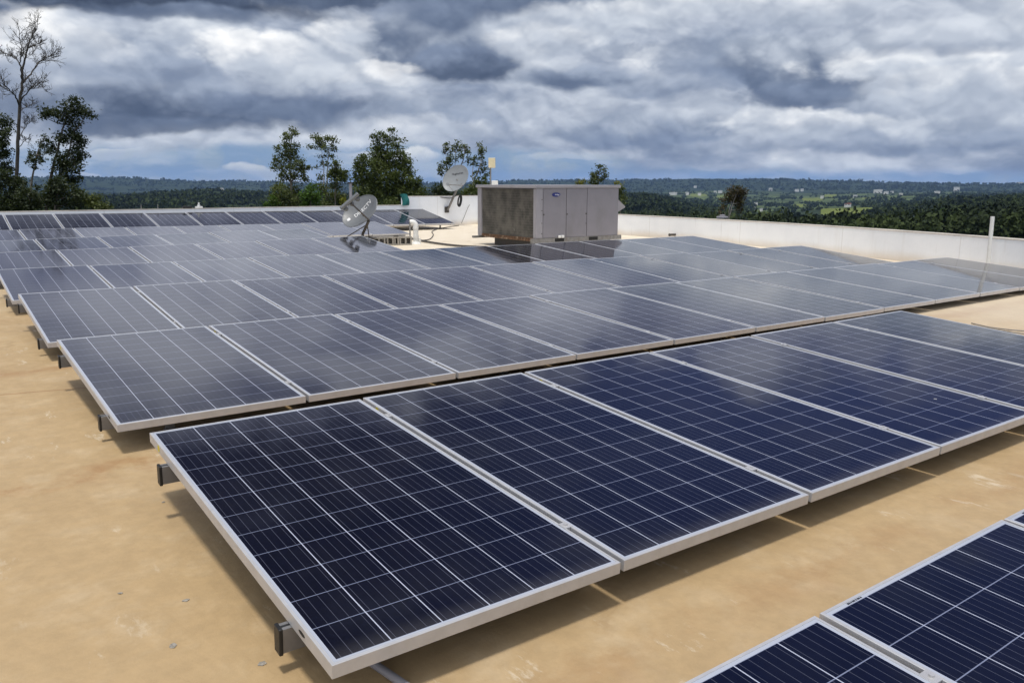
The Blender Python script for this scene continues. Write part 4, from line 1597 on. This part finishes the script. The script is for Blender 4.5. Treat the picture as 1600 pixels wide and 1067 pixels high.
def tree(name, label, cat, dist, trunk, clumps, leaf, bark, dens=1.6, leaf_px=2.6, rad_px=2.2, depth=1., group=None, foot_drop=None, sub=1., limb=True):
    """trunk and clumps in photo pixels, laid out at a true distance with real depth"""
    s = dist / FPX
    tr = [[D(x, y, dist + random.uniform(-.25, .25)) for x, y in st] for st in trunk]
    a0 = math.atan((trunk[0][0][0] - 800) / FPX)
    gz = float(ground_z(np.array([a0]), np.array([dist / math.cos(a0)]))[0])
    base = Vector((tr[0][0].x, tr[0][0].y, gz))
    root = empty(name, base)
    tag(root, label, cat, group)
    q = MB()
    for st, pts in zip(trunk, tr):
        g = Vector((pts[0].x, pts[0].y, gz - .1))
        P = [g] + pts
        n = len(P)
        # add small kinks
        fin = []
        for i in range(n - 1):
            for k in range(4):
                t = k / 4
                w = P[i].lerp(P[i + 1], t)
                if 0 < k:
                    w = w + Vector((random.gauss(0, .5), random.gauss(0, .5), 0)) * s
                fin.append(w)
        fin.append(P[-1])
        rr = [max(.35, rad_px * 1.5 * (1 - i / (len(fin) - 1)) ** .8) * s for i in range(len(fin))]
        q.tube([p - base for p in fin], rr, 8)
    centers = []
    spine = [p for pts in tr for p in pts]
    seg = []
    for pts in tr:
        for i in range(len(pts) - 1):
            for k in range(6):
                seg.append(pts[i].lerp(pts[i + 1], k / 6))
        seg.append(pts[-1])
    allc = []
    for cl in clumps:
        x, y, rx, ry = cl[:4]
        dn = cl[4] if len(cl) > 4 else dens
        dz = random.uniform(-1, 1) * max(rx, ry) * s * .9 * depth
        c = D(x, y, dist + dz)
        if limb:
            # nearest lower point of the stem
            cand = [p for p in seg if p.z < c.z - .3 * ry * s] or seg
            p = min(cand, key=lambda w: (w - c).length + .6 * max(0, w.z - c.z))
            q.tube([w - base for w in bez(p, c, Vector((random.gauss(0, .12), random.gauss(0, .12), -.15)) * (c - p).length)], [rad_px * .55 * s * (1 - .75 * t) for t in np.linspace(0, 1, 6)], 6)
        nsub = max(3, int(rx * ry / 16 * sub))
        area = math.pi * rx * ry
        nl = int(area * dn / (leaf_px * leaf_px * .9) * 4.0)
        dirs = rng.normal(size=(nsub, 3))
        dirs /= np.linalg.norm(dirs, axis=1, keepdims=True)
        rad = rng.uniform(.25, 1., (nsub, 1)) ** .6
        off = dirs * rad * np.array([rx, max(rx, ry) * .9 * depth, ry]) * s
        sc = np.array(c) + off[:, :1] * HR + off[:, 1:2] * HF + off[:, 2:] * np.array([0, 0, 1.])
        if limb:
            for w in sc[:10]:
                q.tube([Vector(c) - base, (Vector(c) + Vector(w)) / 2 - base + Vector((0, 0, -.02)), Vector(w) - base], [rad_px * .16 * s, rad_px * .12 * s, rad_px * .07 * s], 5, cap=False)
        who = rng.integers(0, nsub, nl)
        sp = np.array([min(4.6, rx * .42), min(4.6, rx * .42), min(3.8, ry * .42)]) * s
        allc.append(sc[who] + rng.normal(size=(nl, 3)) * sp)
    q.build('trunk', M[bark], root, smooth=True)
    if allc:
        V = leaf_quads(np.vstack(allc), leaf_px * s * .70) - np.array(base)
        mesh_quads('crown', V, M[leaf], root)
    return root


def bare_tree():
    dist = 36.
    s = dist / FPX
    a0 = math.atan((22 - 800) / FPX)
    gz = float(ground_z(np.array([a0]), np.array([dist / math.cos(a0)]))[0])
    base = D(20, 330, dist)
    base.z = gz
    root = empty('bare_tree', base)
    tag(root, 'tall bare dead tree with fine grey twigs at the far left', 'tree')
    q = MB()

    def P(x, y, dz=0.):
        return D(x, y, dist + dz) - base

    def limb(pts, r0, r1, twigs, tl, up):
        pts = [Vector(p) for p in pts]
        fin = []
        for i in range(len(pts) - 1):
            for k in range(5):
                w = pts[i].lerp(pts[i + 1], k / 5)
                fin.append(w + Vector((random.gauss(0, .6), random.gauss(0, .6), random.gauss(0, .4))) * s)
        fin.append(pts[-1])
        q.tube(fin, [(r0 + (r1 - r0) * (i / (len(fin) - 1)) ** .8) * s for i in range(len(fin))], 7)
        for _ in range(twigs):
            i = random.randint(int(len(fin) * .35), len(fin) - 1)
            twig(fin[i], (fin[i] - fin[max(0, i - 3)]).normalized(), tl * random.uniform(.5, 1.1), .42, 0)

    def twig(p, d, L, r, lev):
        d = (d + Vector((random.gauss(0, .55), random.gauss(0, .55), random.gauss(.12, .45)))).normalized()
        pts = [p]
        for k in range(4):
            d = (d + Vector((random.gauss(0, .22), random.gauss(0, .22), random.gauss(.05, .2)))).normalized()
            pts.append(pts[-1] + d * L * s / 4)
        q.tube(pts, [max(.15, r * (1 - .55 * k / 4)) * s for k in range(5)], 4, cap=False)
        if lev < 2:
            for k in range(5 if lev == 0 else 4):
                i = random.randint(1, 4)
                twig(pts[i], d, L * random.uniform(.4, .65), r * .62, lev + 1)

    limb([P(19, 370) + Vector((0, 0, gz - D(19, 370, dist).z)), P(22, 330), P(27, 250), P(30, 180), P(34, 130)], 3.4, 2.0, 0, 0, 0)
    limb([P(34, 130), P(36, 105), P(42, 78), P(50, 55), P(57, 47)], 2.0, .5, 16, 20, 1)
    limb([P(34, 132), P(48, 116, .6), P(60, 98, 1.), P(74, 90, 1.2), P(86, 86, 1.4)], 1.5, .4, 20, 22, 1)
    limb([P(31, 165), P(24, 150, -.5), P(14, 140, -1), P(2, 130, -1.4)], 1.4, .5, 12, 20, 1)
    limb([P(36, 108), P(28, 95, .4), P(18, 88, .8), P(8, 84, 1.)], 1.0, .4, 14, 18, 1)
    limb([P(35, 125), P(31, 100, -.4), P(34, 76, -.8), P(30, 55, -1)], 1.1, .4, 14, 18, 1)
    limb([P(31, 160), P(42, 145, -.6), P(54, 134, -1), P(66, 136, -1.2)], 1.1, .35, 16, 20, 1)
    limb([P(30, 175), P(40, 168, .5), P(52, 164, .7)], .8, .3, 8, 14, 1)
    limb([P(27, 225), P(36, 205, .5), P(46, 190, .8)], .9, .3, 9, 16, 1)
    limb([P(26, 235), P(36, 222, -.5), P(52, 212, -.8)], .7, .25, 6, 12, 1)
    limb([P(44, 76), P(54, 72, .5), P(66, 66, .8)], .8, .3, 10, 16, 1)
    q.build('branches', M['bark_dark'], root, smooth=True)


bare_tree()

LF = 30.
tree('leafy_tree', 'dark leafy tree with leaning trunk right of the bare tree', 'tree', 34., [[(72, 330), (80, 275), (92, 225), (106, 180), (114, 168)], [(86, 300), (104, 250), (116, 205)]],
     [(110, 160, 14, 7), (122, 170, 14, 9), (135, 180, 11, 8), (100, 178, 16, 9), (78, 176, 13, 8), (68, 182, 8, 6), (112, 192, 13, 9), (116, 212, 13, 11), (96, 216, 13, 9), (86, 230, 9, 9), (122, 234, 12, 10),
      (106, 243, 15, 11), (124, 222, 9, 8), (92, 254, 13, 9), (116, 256, 14, 9), (128, 244, 7, 7), (100, 268, 16, 10), (112, 280, 16, 10)], 'leaf_dark', 'bark_dark', 2.0, 3.0, 2.2)
tree('leafy_tree', 'slim sparse tree between the bare tree and the dark leafy tree', 'tree', 33., [[(44, 330), (50, 280), (60, 235), (72, 208)]],
     [(55, 240, 9, 8), (50, 253, 8, 6), (64, 232, 8, 7), (71, 216, 6, 6), (46, 246, 6, 5), (62, 252, 7, 6), (74, 238, 6, 6), (56, 262, 6, 4)], 'leaf_dark', 'bark', 1.3, 2.8, 1.6)
tree('leafy_tree', 'dark tree cut off by the left edge of the photo', 'tree', 32., [[(-12, 330), (-8, 260), (0, 200)]],
     [(3, 188, 12, 10), (9, 206, 11, 9), (3, 226, 12, 11), (4, 246, 10, 9), (2, 264, 15, 12), (12, 240, 6, 5), (-8, 210, 14, 20), (14, 262, 7, 5)], 'leaf_dark', 'bark_dark', 2.0, 3.0, 2.2)
tree('shrub', 'wide dark shrub below the bare tree', 'shrub', 31., [[(14, 345), (16, 320), (18, 300)]],
     [(14, 290, 20, 16), (34, 296, 16, 14), (10, 312, 26, 14), (44, 312, 22, 14), (30, 324, 34, 10), (4, 276, 12, 10)], 'leaf_dark', 'bark_dark', 2.4, 3.2, 1.5)
tree('shrub', 'dark shrub under the leafy tree by the back wall', 'shrub', 31.5, [[(85, 345), (86, 325), (88, 308)]],
     [(78, 300, 18, 14), (100, 298, 20, 14), (70, 318, 22, 10), (104, 318, 24, 10), (118, 302, 14, 10), (90, 288, 16, 8)], 'leaf_dark', 'bark_dark', 2.3, 3.2, 1.5)
tree('shrub', 'low olive green shrub at the right end of the left thicket', 'shrub', 33., [[(145, 345), (146, 330), (147, 318)]],
     [(136, 318, 16, 8), (154, 320, 14, 7), (144, 310, 12, 7), (168, 325, 10, 5), (126, 312, 12, 9)], 'leaf_mid', 'bark_dark', 2.2, 3.0, 1.3)

tree('slender_tree', 'tall airy tree, leftmost of those behind the back wall left of the dishes', 'tree', 47., [[(455, 335), (455, 290), (453, 250), (456, 215), (457, 202)], [(454, 285), (440, 262), (434, 250)], [(455, 285), (468, 268), (474, 262)]],
     [(457, 203, 5, 6), (453, 215, 9, 6), (461, 209, 5, 5), (452, 226, 9, 8), (447, 213, 4, 4), (459, 232, 9, 7), (437, 232, 8, 4), (449, 242, 12, 8), (460, 246, 10, 8), (431, 250, 6, 7, 1.0), (429, 259, 6, 6, 1.0), (436, 262, 6, 5, 1.0), (447, 256, 12, 8),
      (466, 255, 9, 7), (474, 258, 6, 6), (453, 268, 15, 8), (472, 266, 9, 6), (438, 272, 8, 6), (476, 274, 7, 6), (462, 278, 10, 6), (484, 263, 4, 4), (444, 278, 8, 5), (478, 282, 5, 4)], 'leaf_mid', 'bark', 1.5, 2.4, 1.3, sub=1.3)
tree('slender_tree', 'airy tree with twin pale stems, second from the left behind the back wall', 'tree', 48., [[(505, 335), (506, 285), (505, 255), (501, 225)], [(509, 320), (511, 270), (514, 235), (518, 222)]],
     [(491, 214, 7, 5), (497, 220, 8, 6), (485, 230, 6, 3), (502, 226, 7, 5), (511, 218, 7, 6), (520, 220, 6, 6), (519, 231, 6, 6), (510, 232, 8, 6), (497, 230, 7, 4), (506, 243, 7, 6, .9), (515, 244, 6, 5, .9), (503, 256, 5, 6, .8), (494, 262, 4, 4, .6), (512, 256, 6, 5, .8), (500, 275, 5, 8, .9)],
     'leaf_mid', 'bark_pale', 1.4, 2.4, 1.1, sub=1.3)
tree('bushy_tree', 'bushy dark green tree beside the twin pale stems', 'tree', 46., [[(524, 335), (524, 300), (526, 275)]],
     [(523, 262, 8, 8), (532, 268, 9, 8), (538, 274, 6, 7), (516, 272, 8, 9), (526, 280, 12, 8), (536, 284, 7, 6), (518, 290, 10, 7), (524, 254, 4, 5)], 'leaf_big', 'bark', 2.0, 2.6, 1.3)
tree('broad_tree', 'largest broad dark tree behind the back wall with airy top', 'tree', 46., [[(606, 335), (606, 290), (604, 250), (606, 215)], [(612, 310), (622, 270), (630, 250)]],
     [(590, 213, 9, 7, 1.1), (598, 208, 6, 5, 1.), (604, 216, 9, 7, 1.1), (613, 209, 8, 6, 1.), (621, 216, 8, 7, 1.1), (612, 224, 10, 7, 1.1), (594, 224, 9, 6, 1.1), (624, 228, 6, 7, 1.1), (602, 236, 16, 9), (586, 244, 13, 10), (618, 242, 12, 10), (604, 252, 18, 12), (630, 256, 12, 11), (590, 264, 18, 12),
      (616, 268, 20, 12), (640, 268, 9, 10), (600, 282, 26, 13), (630, 286, 20, 13), (648, 290, 10, 10), (606, 302, 34, 12), (640, 306, 22, 12), (656, 302, 9, 10, 1.4), (580, 290, 14, 14), (655, 284, 6, 8, 1.), (600, 318, 40, 10), (644, 320, 20, 8)], 'leaf_big', 'bark_dark', 2.3, 2.7, 2.2)
tree('broad_tree', 'rounder fresh green tree at the left side of the largest broad tree', 'tree', 44.5, [[(566, 335), (566, 300), (565, 265)]],
     [(566, 247, 8, 6), (559, 254, 7, 7), (572, 256, 9, 8), (558, 268, 8, 8), (568, 268, 10, 9), (560, 282, 8, 8), (572, 284, 10, 9), (566, 298, 12, 8), (570, 312, 14, 8)], 'leaf_big', 'bark_dark', 2.2, 2.8, 1.4)
tree('slender_tree', 'sparse airy tree right behind the pale dish', 'tree', 47., [[(708, 335), (709, 280), (712, 240)], [(708, 290), (698, 258), (697, 232)], [(710, 285), (724, 250), (726, 236)]],
     [(696, 227, 4, 4), (699, 232, 5, 5), (692, 236, 4, 4, .9), (713, 226, 6, 5), (709, 234, 6, 5), (719, 233, 5, 6), (727, 228, 5, 5), (730, 238, 5, 6), (722, 244, 6, 5), (702, 246, 6, 7), (712, 246, 7, 5, 1.), (733, 250, 5, 5), (695, 254, 6, 5), (688, 258, 5, 4), (707, 258, 7, 5, 1.), (686, 266, 5, 4), (692, 272, 5, 5), (700, 266, 6, 4)],
     'leaf_mid', 'bark', 1.35, 2.4, 1.1, sub=1.3)
tree('slender_tree', 'sparse tree with white stem between the pale dish and the mast', 'tree', 48., [[(738.5, 335), (738.5, 290), (739, 262), (742, 242)], [(740, 285), (752, 255), (753, 235)]],
     [(752, 229, 6, 5), (747, 237, 5, 4), (756, 237, 4, 5), (742, 246, 5, 4), (752, 247, 5, 5), (757, 254, 4, 5), (740, 256, 5, 4), (748, 258, 4, 4), (755, 266, 6, 5), (743, 268, 5, 4), (758, 274, 5, 5)], 'leaf_mid', 'bark_pale', 1.35, 2.4, 1.0, sub=1.3)
tree('shrub', 'dark shrub below the pale dish behind the tall wall', 'shrub', 44., [[(690, 335), (690, 310)]], [(688, 296, 14, 9), (680, 304, 10, 7), (704, 304, 12, 8), (692, 310, 20, 6)], 'leaf_dark', 'bark_dark', 2.2, 2.8, 1.2)
tree('shrub', 'dark shrub behind the tall wall beside the air conditioner', 'shrub', 45., [[(742, 335), (742, 310)]], [(752, 284, 9, 8), (740, 296, 10, 9), (752, 300, 12, 10), (728, 304, 12, 7), (760, 292, 8, 8)], 'leaf_big', 'bark_dark', 1.9, 2.7, 1.2)
tree('shrub', 'bright green bush between the two leftmost slender trees', 'shrub', 43., [[(486, 335), (486, 312)]], [(486, 296, 9, 7), (492, 304, 9, 8), (480, 306, 9, 8), (487, 316, 13, 7), (494, 316, 7, 6)], 'leaf_bright', 'bark_dark', 2.2, 2.8, 1.2)
tree('shrub', 'green bush at the foot of the leftmost slender tree', 'shrub', 44., [[(436, 335), (436, 312)]], [(434, 294, 10, 8), (442, 302, 12, 9), (426, 308, 9, 7), (440, 315, 16, 7), (452, 310, 10, 9)], 'leaf_mid', 'bark_dark', 2.2, 2.8, 1.2)
tree('shrub', 'small lime green bush left of the slender trees', 'shrub', 43., [[(424, 338), (424, 318)]], [(423, 313, 7, 6), (429, 318, 7, 5), (418, 320, 6, 4)], 'leaf_bright', 'bark_dark', 2.0, 2.8, 1.)
tree('shrub', 'dark undergrowth behind the middle slender tree', 'shrub', 50., [[(465, 338), (465, 318)]], [(462, 298, 16, 10), (470, 312, 20, 9), (455, 318, 24, 7)], 'leaf_dark', 'bark_dark', 2.0, 2.8, 1.2)
tree('shrub', 'tangled olive shrub under the bushy tree', 'shrub', 47., [[(515, 338), (515, 318)]], [(506, 300, 10, 10), (518, 308, 14, 9), (530, 306, 10, 9), (510, 318, 18, 6), (534, 318, 10, 6)], 'leaf_mid', 'bark', 1.7, 2.7, 1.2)
tree('shrub', 'small yellowing palm-like bush left of the flue pipe', 'shrub', 42., [[(539, 336), (539, 316)]], [(537, 312, 5, 4), (543, 318, 6, 4), (534, 318, 4, 4)], 'leaf_yellow', 'bark', 1.6, 2.8, .8)
tree('small_tree', 'small round-topped tree showing above the air conditioner', 'tree', 60., [[(935, 330), (935, 290), (936, 270)]],
     [(938, 262, 5, 4), (932, 270, 7, 5), (941, 270, 7, 6), (926, 275, 5, 4), (936, 279, 9, 6), (944, 281, 5, 5), (930, 286, 8, 6)], 'leaf_mid', 'bark', 1.7, 2.3, 1.1)
tree('shrub', 'yellow-green bush top just above the air conditioner lid', 'shrub', 56., [[(909, 330), (909, 292)]], [(909, 284, 5, 4), (905, 288, 5, 4), (914, 289, 5, 4), (967, 287, 5, 3)], 'leaf_yellow', 'bark', 1.7, 2.3, .9)
tree('shrub', 'small green bush by the intake hood of the air conditioner', 'shrub', 58., [[(970, 335), (970, 312)]], [(972, 294, 5, 5), (969, 302, 6, 6), (974, 308, 7, 6), (968, 318, 9, 6)], 'leaf_mid', 'bark', 1.8, 2.4, .9)
tree('brown_tree', 'isolated brownish round tree behind the right parapet wall', 'tree', 62., [[(1139, 345), (1143, 325), (1150, 305)], [(1137, 345), (1140, 325), (1146, 306)], [(1136, 345), (1132, 328)]],
     [(1150, 297, 8, 5), (1143, 302, 9, 7), (1156, 303, 9, 8), (1148, 309, 11, 7), (1158, 314, 7, 8), (1140, 312, 8, 6), (1152, 319, 9, 7), (1131, 326, 6, 6, 1.), (1127, 333, 5, 4, .9), (1157, 325, 6, 6, 1.1)], 'leaf_brown', 'bark_pale', 2.0, 2.4, 1.)


# ------------------------------------------------------------------ houses in the valley
HOUSE_SPOTS = []


def house(x, y, r, wpx, hpx, label, wall='house_white', roof='house_grey', depth=8., rise=.25, windows=0, name='house'):
    cand = np.linspace(r * .7, r * 1.4, 400)
    aa = math.atan((x - 800) / FPX)
    gy = 284 - (ground_z(np.full(400, aa), cand / math.cos(aa)) - CAM[2]) / cand * FPX
    cost = np.abs(gy - y - .2) * 1.0 + np.abs(np.log(cand / r)) * 2.
    r = float(cand[np.argmin(cost)])
    s = r / FPX
    p = D(x, y, r)
    w, h = wpx * s, hpx * s
    gp = on_ground(x, math.hypot((p - Vector(CAM)).x, (p - Vector(CAM)).y))
    o = empty(name, (p.x, p.y, p.z), -YAW - math.atan((x - 800) / FPX) + random.uniform(-.25, .25))
    tag(o, label, 'house')
    HOUSE_SPOTS.append((x, r, wpx, y))
    q = MB()
    low = min(gp.z - p.z - 1, -1.)
    q.box(-w / 2, w / 2, 0, depth, low, h * (1 - rise))
    wl = q.build('wall', M[wall], o)
    q = MB()
    z = h * (1 - rise)
    e = min(.5, w * .05)
    q.prism([(-w / 2 - e, z), (w / 2 + e, z), (w / 2 + e, z + h * rise * .3), (w * .1, z + h * rise), (-w / 2 - e, z + h * rise * .3)], -e, depth + e)
    q.build('roof', M[roof], o)
    for k in range(windows):
        q = MB()
        xx = -w / 2 + w * (k + .5) / windows
        ww = w / windows * .28
        q.box(xx - ww, xx + ww, -.06, -.01, z * .3, z * .78)
        q.build('window', M['house_window'], o)


house(1436, 346, 560, 26, 7, 'long white and pale blue house among dark trees on the right', 'house_white', 'house_blue', 9, .18, 5)
house(1425, 346, 555, 10, 4, 'low pale blue annex at the left end of the long white house', 'house_blue', 'house_grey', 6, .2, 1)
house(1530.6, 342, 600, 6, 6, 'small square white house above the right parapet, left of the tall pipe', 'house_white', 'house_grey', 5, .2, 1)
house(1577, 345, 600, 7, 3.4, 'flat white roof among trees right of the tall pipe')
house(1597, 333, 800, 9, 3.4, 'grey roofed house at the right edge of the photo')
house(1495, 296, 3300, 8, 4, 'pale house on the skyline of dark trees at the right', depth=14)
house(1464, 301, 3200, 8, 2.6, 'low pinkish-white house on the far wooded slope', depth=14)
house(1408, 304, 3000, 5, 2.4, 'tiny white house left of the low far slope house', depth=12)
house(1593, 287, 6000, 9, 2.4, 'whitish house on the far ridge at the right edge', depth=20)
house(1371.5, 300, 4200, 12, 3.8, 'long white hall standing out on the far slope', depth=24, roof='house_white', rise=.1, name='building')
house(1384, 301.4, 4200, 6, 2.6, 'first small white house right of the long white hall', depth=14)
house(1394, 301.2, 4200, 5, 2.8, 'second small white house right of the long white hall', depth=14)
house(1324, 321, 1500, 9, 3.6, 'white house with red roof above the bright meadow', 'house_white', 'house_red', 10, .4, 2)
house(1335.6, 307, 3100, 5, 2.6, 'small cream house on the slope above the red roofed house', depth=12)
house(1284, 308, 3100, 4, 2.4, 'small white house beside the upper bright meadow', depth=12)
house(1204, 296.5, 4600, 5, 3, 'white house high on the slope right of the brownish tree', depth=16)
house(1245, 298, 4600, 6, 2.6, 'pale house on the slope above the upper meadow', depth=16)
house(1253, 297.3, 4600, 4, 2.6, 'tiny white house next to the pale one above the upper meadow', depth=16)
house(1234, 347, 430, 13, 4, 'grey roofed house just over the parapet right of the brownish tree', 'house_white', 'house_grey', 7, .55)
house(1203, 345, 440, 10, 6, 'half hidden grey house nearest the brownish tree', 'house_grey', 'house_white', 7, .3)
house(1296, 350.5, 430, 15, 3.4, 'low shed with pale roof just over the middle of the right parapet', 'house_grey', 'house_white', 6, .5)
house(1325, 350, 440, 9, 4, 'dull blue house just over the right parapet below the meadow', 'house_blue', 'house_grey', 6, .4)
house(1371, 355, 420, 5, 3, 'tiny white house top just over the parapet', 'house_white', 'house_white', 4, .3)
house(1263, 350, 440, 4, 5, 'narrow white house top right of the grey roofed house', 'house_white', 'house_grey', 4, .3)
house(1051, 303.5, 3900, 11, 3, 'longest white building in the far town', depth=20, roof='house_white', name='building')
house(1074, 303.3, 3900, 5, 3.2, 'white house in the middle of the far town', depth=14)
house(1093, 304, 3800, 5, 3, 'white house at the right end of the far town', depth=14)
house(1125, 300.5, 4700, 6, 3, 'white house on the far slope just left of the brownish tree', depth=16)
house(1117.5, 300.5, 4700, 4, 2.4, 'small pale house left of the one by the brownish tree', depth=14)
house(1086, 292.5, 5600, 4, 2.4, 'tiny white house alone high on the far ridge', depth=16)
house(1181, 319, 2300, 5, 2.8, 'white house in the valley right of the brownish tree', depth=12)
house(1179, 326, 1750, 4, 2.6, 'second white house lower in the valley right of the brownish tree', depth=10)
house(1189, 328, 1600, 4, 2.4, 'lowest small white house in the valley right of the brownish tree', depth=10)
house(1165, 301, 4700, 4, 2.6, 'white house touching the right side of the brownish tree top', depth=14)
house(347, 295.5, 1880, 5, 1.7, 'pale house on top of the dark middle hill at the left', depth=10)
house(301, 311.5, 1500, 6, 2.2, 'greenish-white roof half way down the dark middle hill', depth=10)


# ------------------------------------------------------------------ forest on the hills: nobody could count it
def forest():
    def template(n, spread, seed):
        g = np.random.default_rng(seed)
        lobes = g.normal(size=(6, 3)) * np.array([.45, .45, .22]) + np.array([0, 0, .55])
        w = g.integers(0, 6, n)
        d = g.normal(size=(n, 3))
        d /= np.linalg.norm(d, axis=1, keepdims=True)
        c = lobes[w] + d * g.uniform(.2, .5, (n, 1)) * np.array([1, 1, .8])
        nrm = d + g.normal(size=(n, 3)) * .5
        nrm /= np.linalg.norm(nrm, axis=1, keepdims=True)
        t = g.normal(size=(n, 3))
        t -= nrm * (t * nrm).sum(1, keepdims=True)
        t /= np.linalg.norm(t, axis=1, keepdims=True)
        b = np.cross(nrm, t)
        s = spread * g.uniform(.6, 1.3, (n, 1))
        return np.stack([c - t * s, c + b * s * .8, c + t * s, c - b * s * .8], 1).reshape(-1, 3)

    near_t = [template(300, .105, 50 + i) for i in range(6)]
    far_t = [template(34, .34, 80 + i) for i in range(6)]
    parts = []
    for (r0, r1, n, tt, size) in ((165, 800, 3800, near_t, (3.2, 5.6)), (800, 2000, 6000, far_t, (3.4, 6.2)), (2000, 4800, 5200, far_t, (4., 7.5)), (5200, 6700, 4000, far_t, (5., 11.))):
        a = rng.uniform(-.60, .60, n * 2)
        r = np.exp(rng.uniform(math.log(r0), math.log(r1), n * 2))
        z = ground_z(a, r)
        x = 800 + FPX * np.tan(a)
        keep = meadow(a, r) < .5
        # open ground in the far valley
        dn = vnoise(r * np.sin(a) / 140, r * np.cos(a) / 140, 9)
        keep &= (dn > .33) | (r < 900)
        for hx, hr, hw, hy in HOUSE_SPOTS:
            keep &= ~((np.abs(x - hx) < hw * .55 + 4.) & (r > (hr * .80 - 30 if hr > 900 else 240)) & (r < hr + 35))
        # low ground before the bright meadow
        keep &= ~((np.abs(x - 1313) < 34) & (r > 900) & (r < 1250) & (rng.uniform(size=n * 2) < .75))
        a, r, z = a[keep][:n], r[keep][:n], z[keep][:n]
        sz = rng.uniform(size[0], size[1], len(a)) * (.75 + .5 * vnoise(r * np.sin(a) / 60, r * np.cos(a) / 60, 12))
        px = CAM[0] + r * (np.sin(a) * HR[0] + np.cos(a) * HF[0])
        py = CAM[1] + r * (np.sin(a) * HR[1] + np.cos(a) * HF[1])
        rot = rng.uniform(0, 6.28, len(a))
        kind = rng.integers(0, 6, len(a))
        tall = rng.uniform(.75, 1.35, len(a))
        for k in range(6):
            i = np.where(kind == k)[0]
            T_ = tt[k]
            c, s_ = np.cos(rot[i])[:, None], np.sin(rot[i])[:, None]
            X = (T_[:, 0] * c - T_[:, 1] * s_) * sz[i][:, None] + px[i][:, None]
            Y = (T_[:, 0] * s_ + T_[:, 1] * c) * sz[i][:, None] + py[i][:, None]
            Z = T_[:, 2] * (sz[i] * tall[i])[:, None] + z[i][:, None]
            parts.append(np.stack([X, Y, Z], -1).reshape(-1, 3))
    o = mesh_quads('forest', np.vstack(parts), M['forest'])
    tag(o, kind='stuff')


forest()
tree('round_tree', 'bright green round tree over the right parapet, right of the long white house', 'tree', 300., [[(1481, 352), (1481, 342)]],
     [(1481, 333, 9, 5), (1474, 338, 9, 6), (1489, 339, 8, 6), (1481, 343, 15, 6), (1468, 346, 9, 5), (1493, 346, 8, 5), (1481, 351, 18, 5)], 'leaf_bright', 'bark', 2.4, 2.2, 1.2)


# ------------------------------------------------------------------ haze
def haze():
    me = bpy.data.meshes.new('haze')
    L, z0, z1 = 12000, -420, 140
    q = MB()
    q.box(-L, L, -L, L, z0, z1)
    m = bpy.data.materials.new('thin_blue_air')
    m.use_nodes = True
    T = NT(m.node_tree)
    o = T.new('ShaderNodeOutputMaterial')
    v = T.new('ShaderNodeVolumePrincipled')
    v.inputs['Color'].default_value = (.33, .53, .94, 1)
    v.inputs['Density'].default_value = .34 / 7000
    v.inputs['Anisotropy'].default_value = 0.
    T.l.new(v.outputs[0], o.inputs['Volume'])
    b = q.build('haze', m)
    tag(b, kind='stuff')


haze()
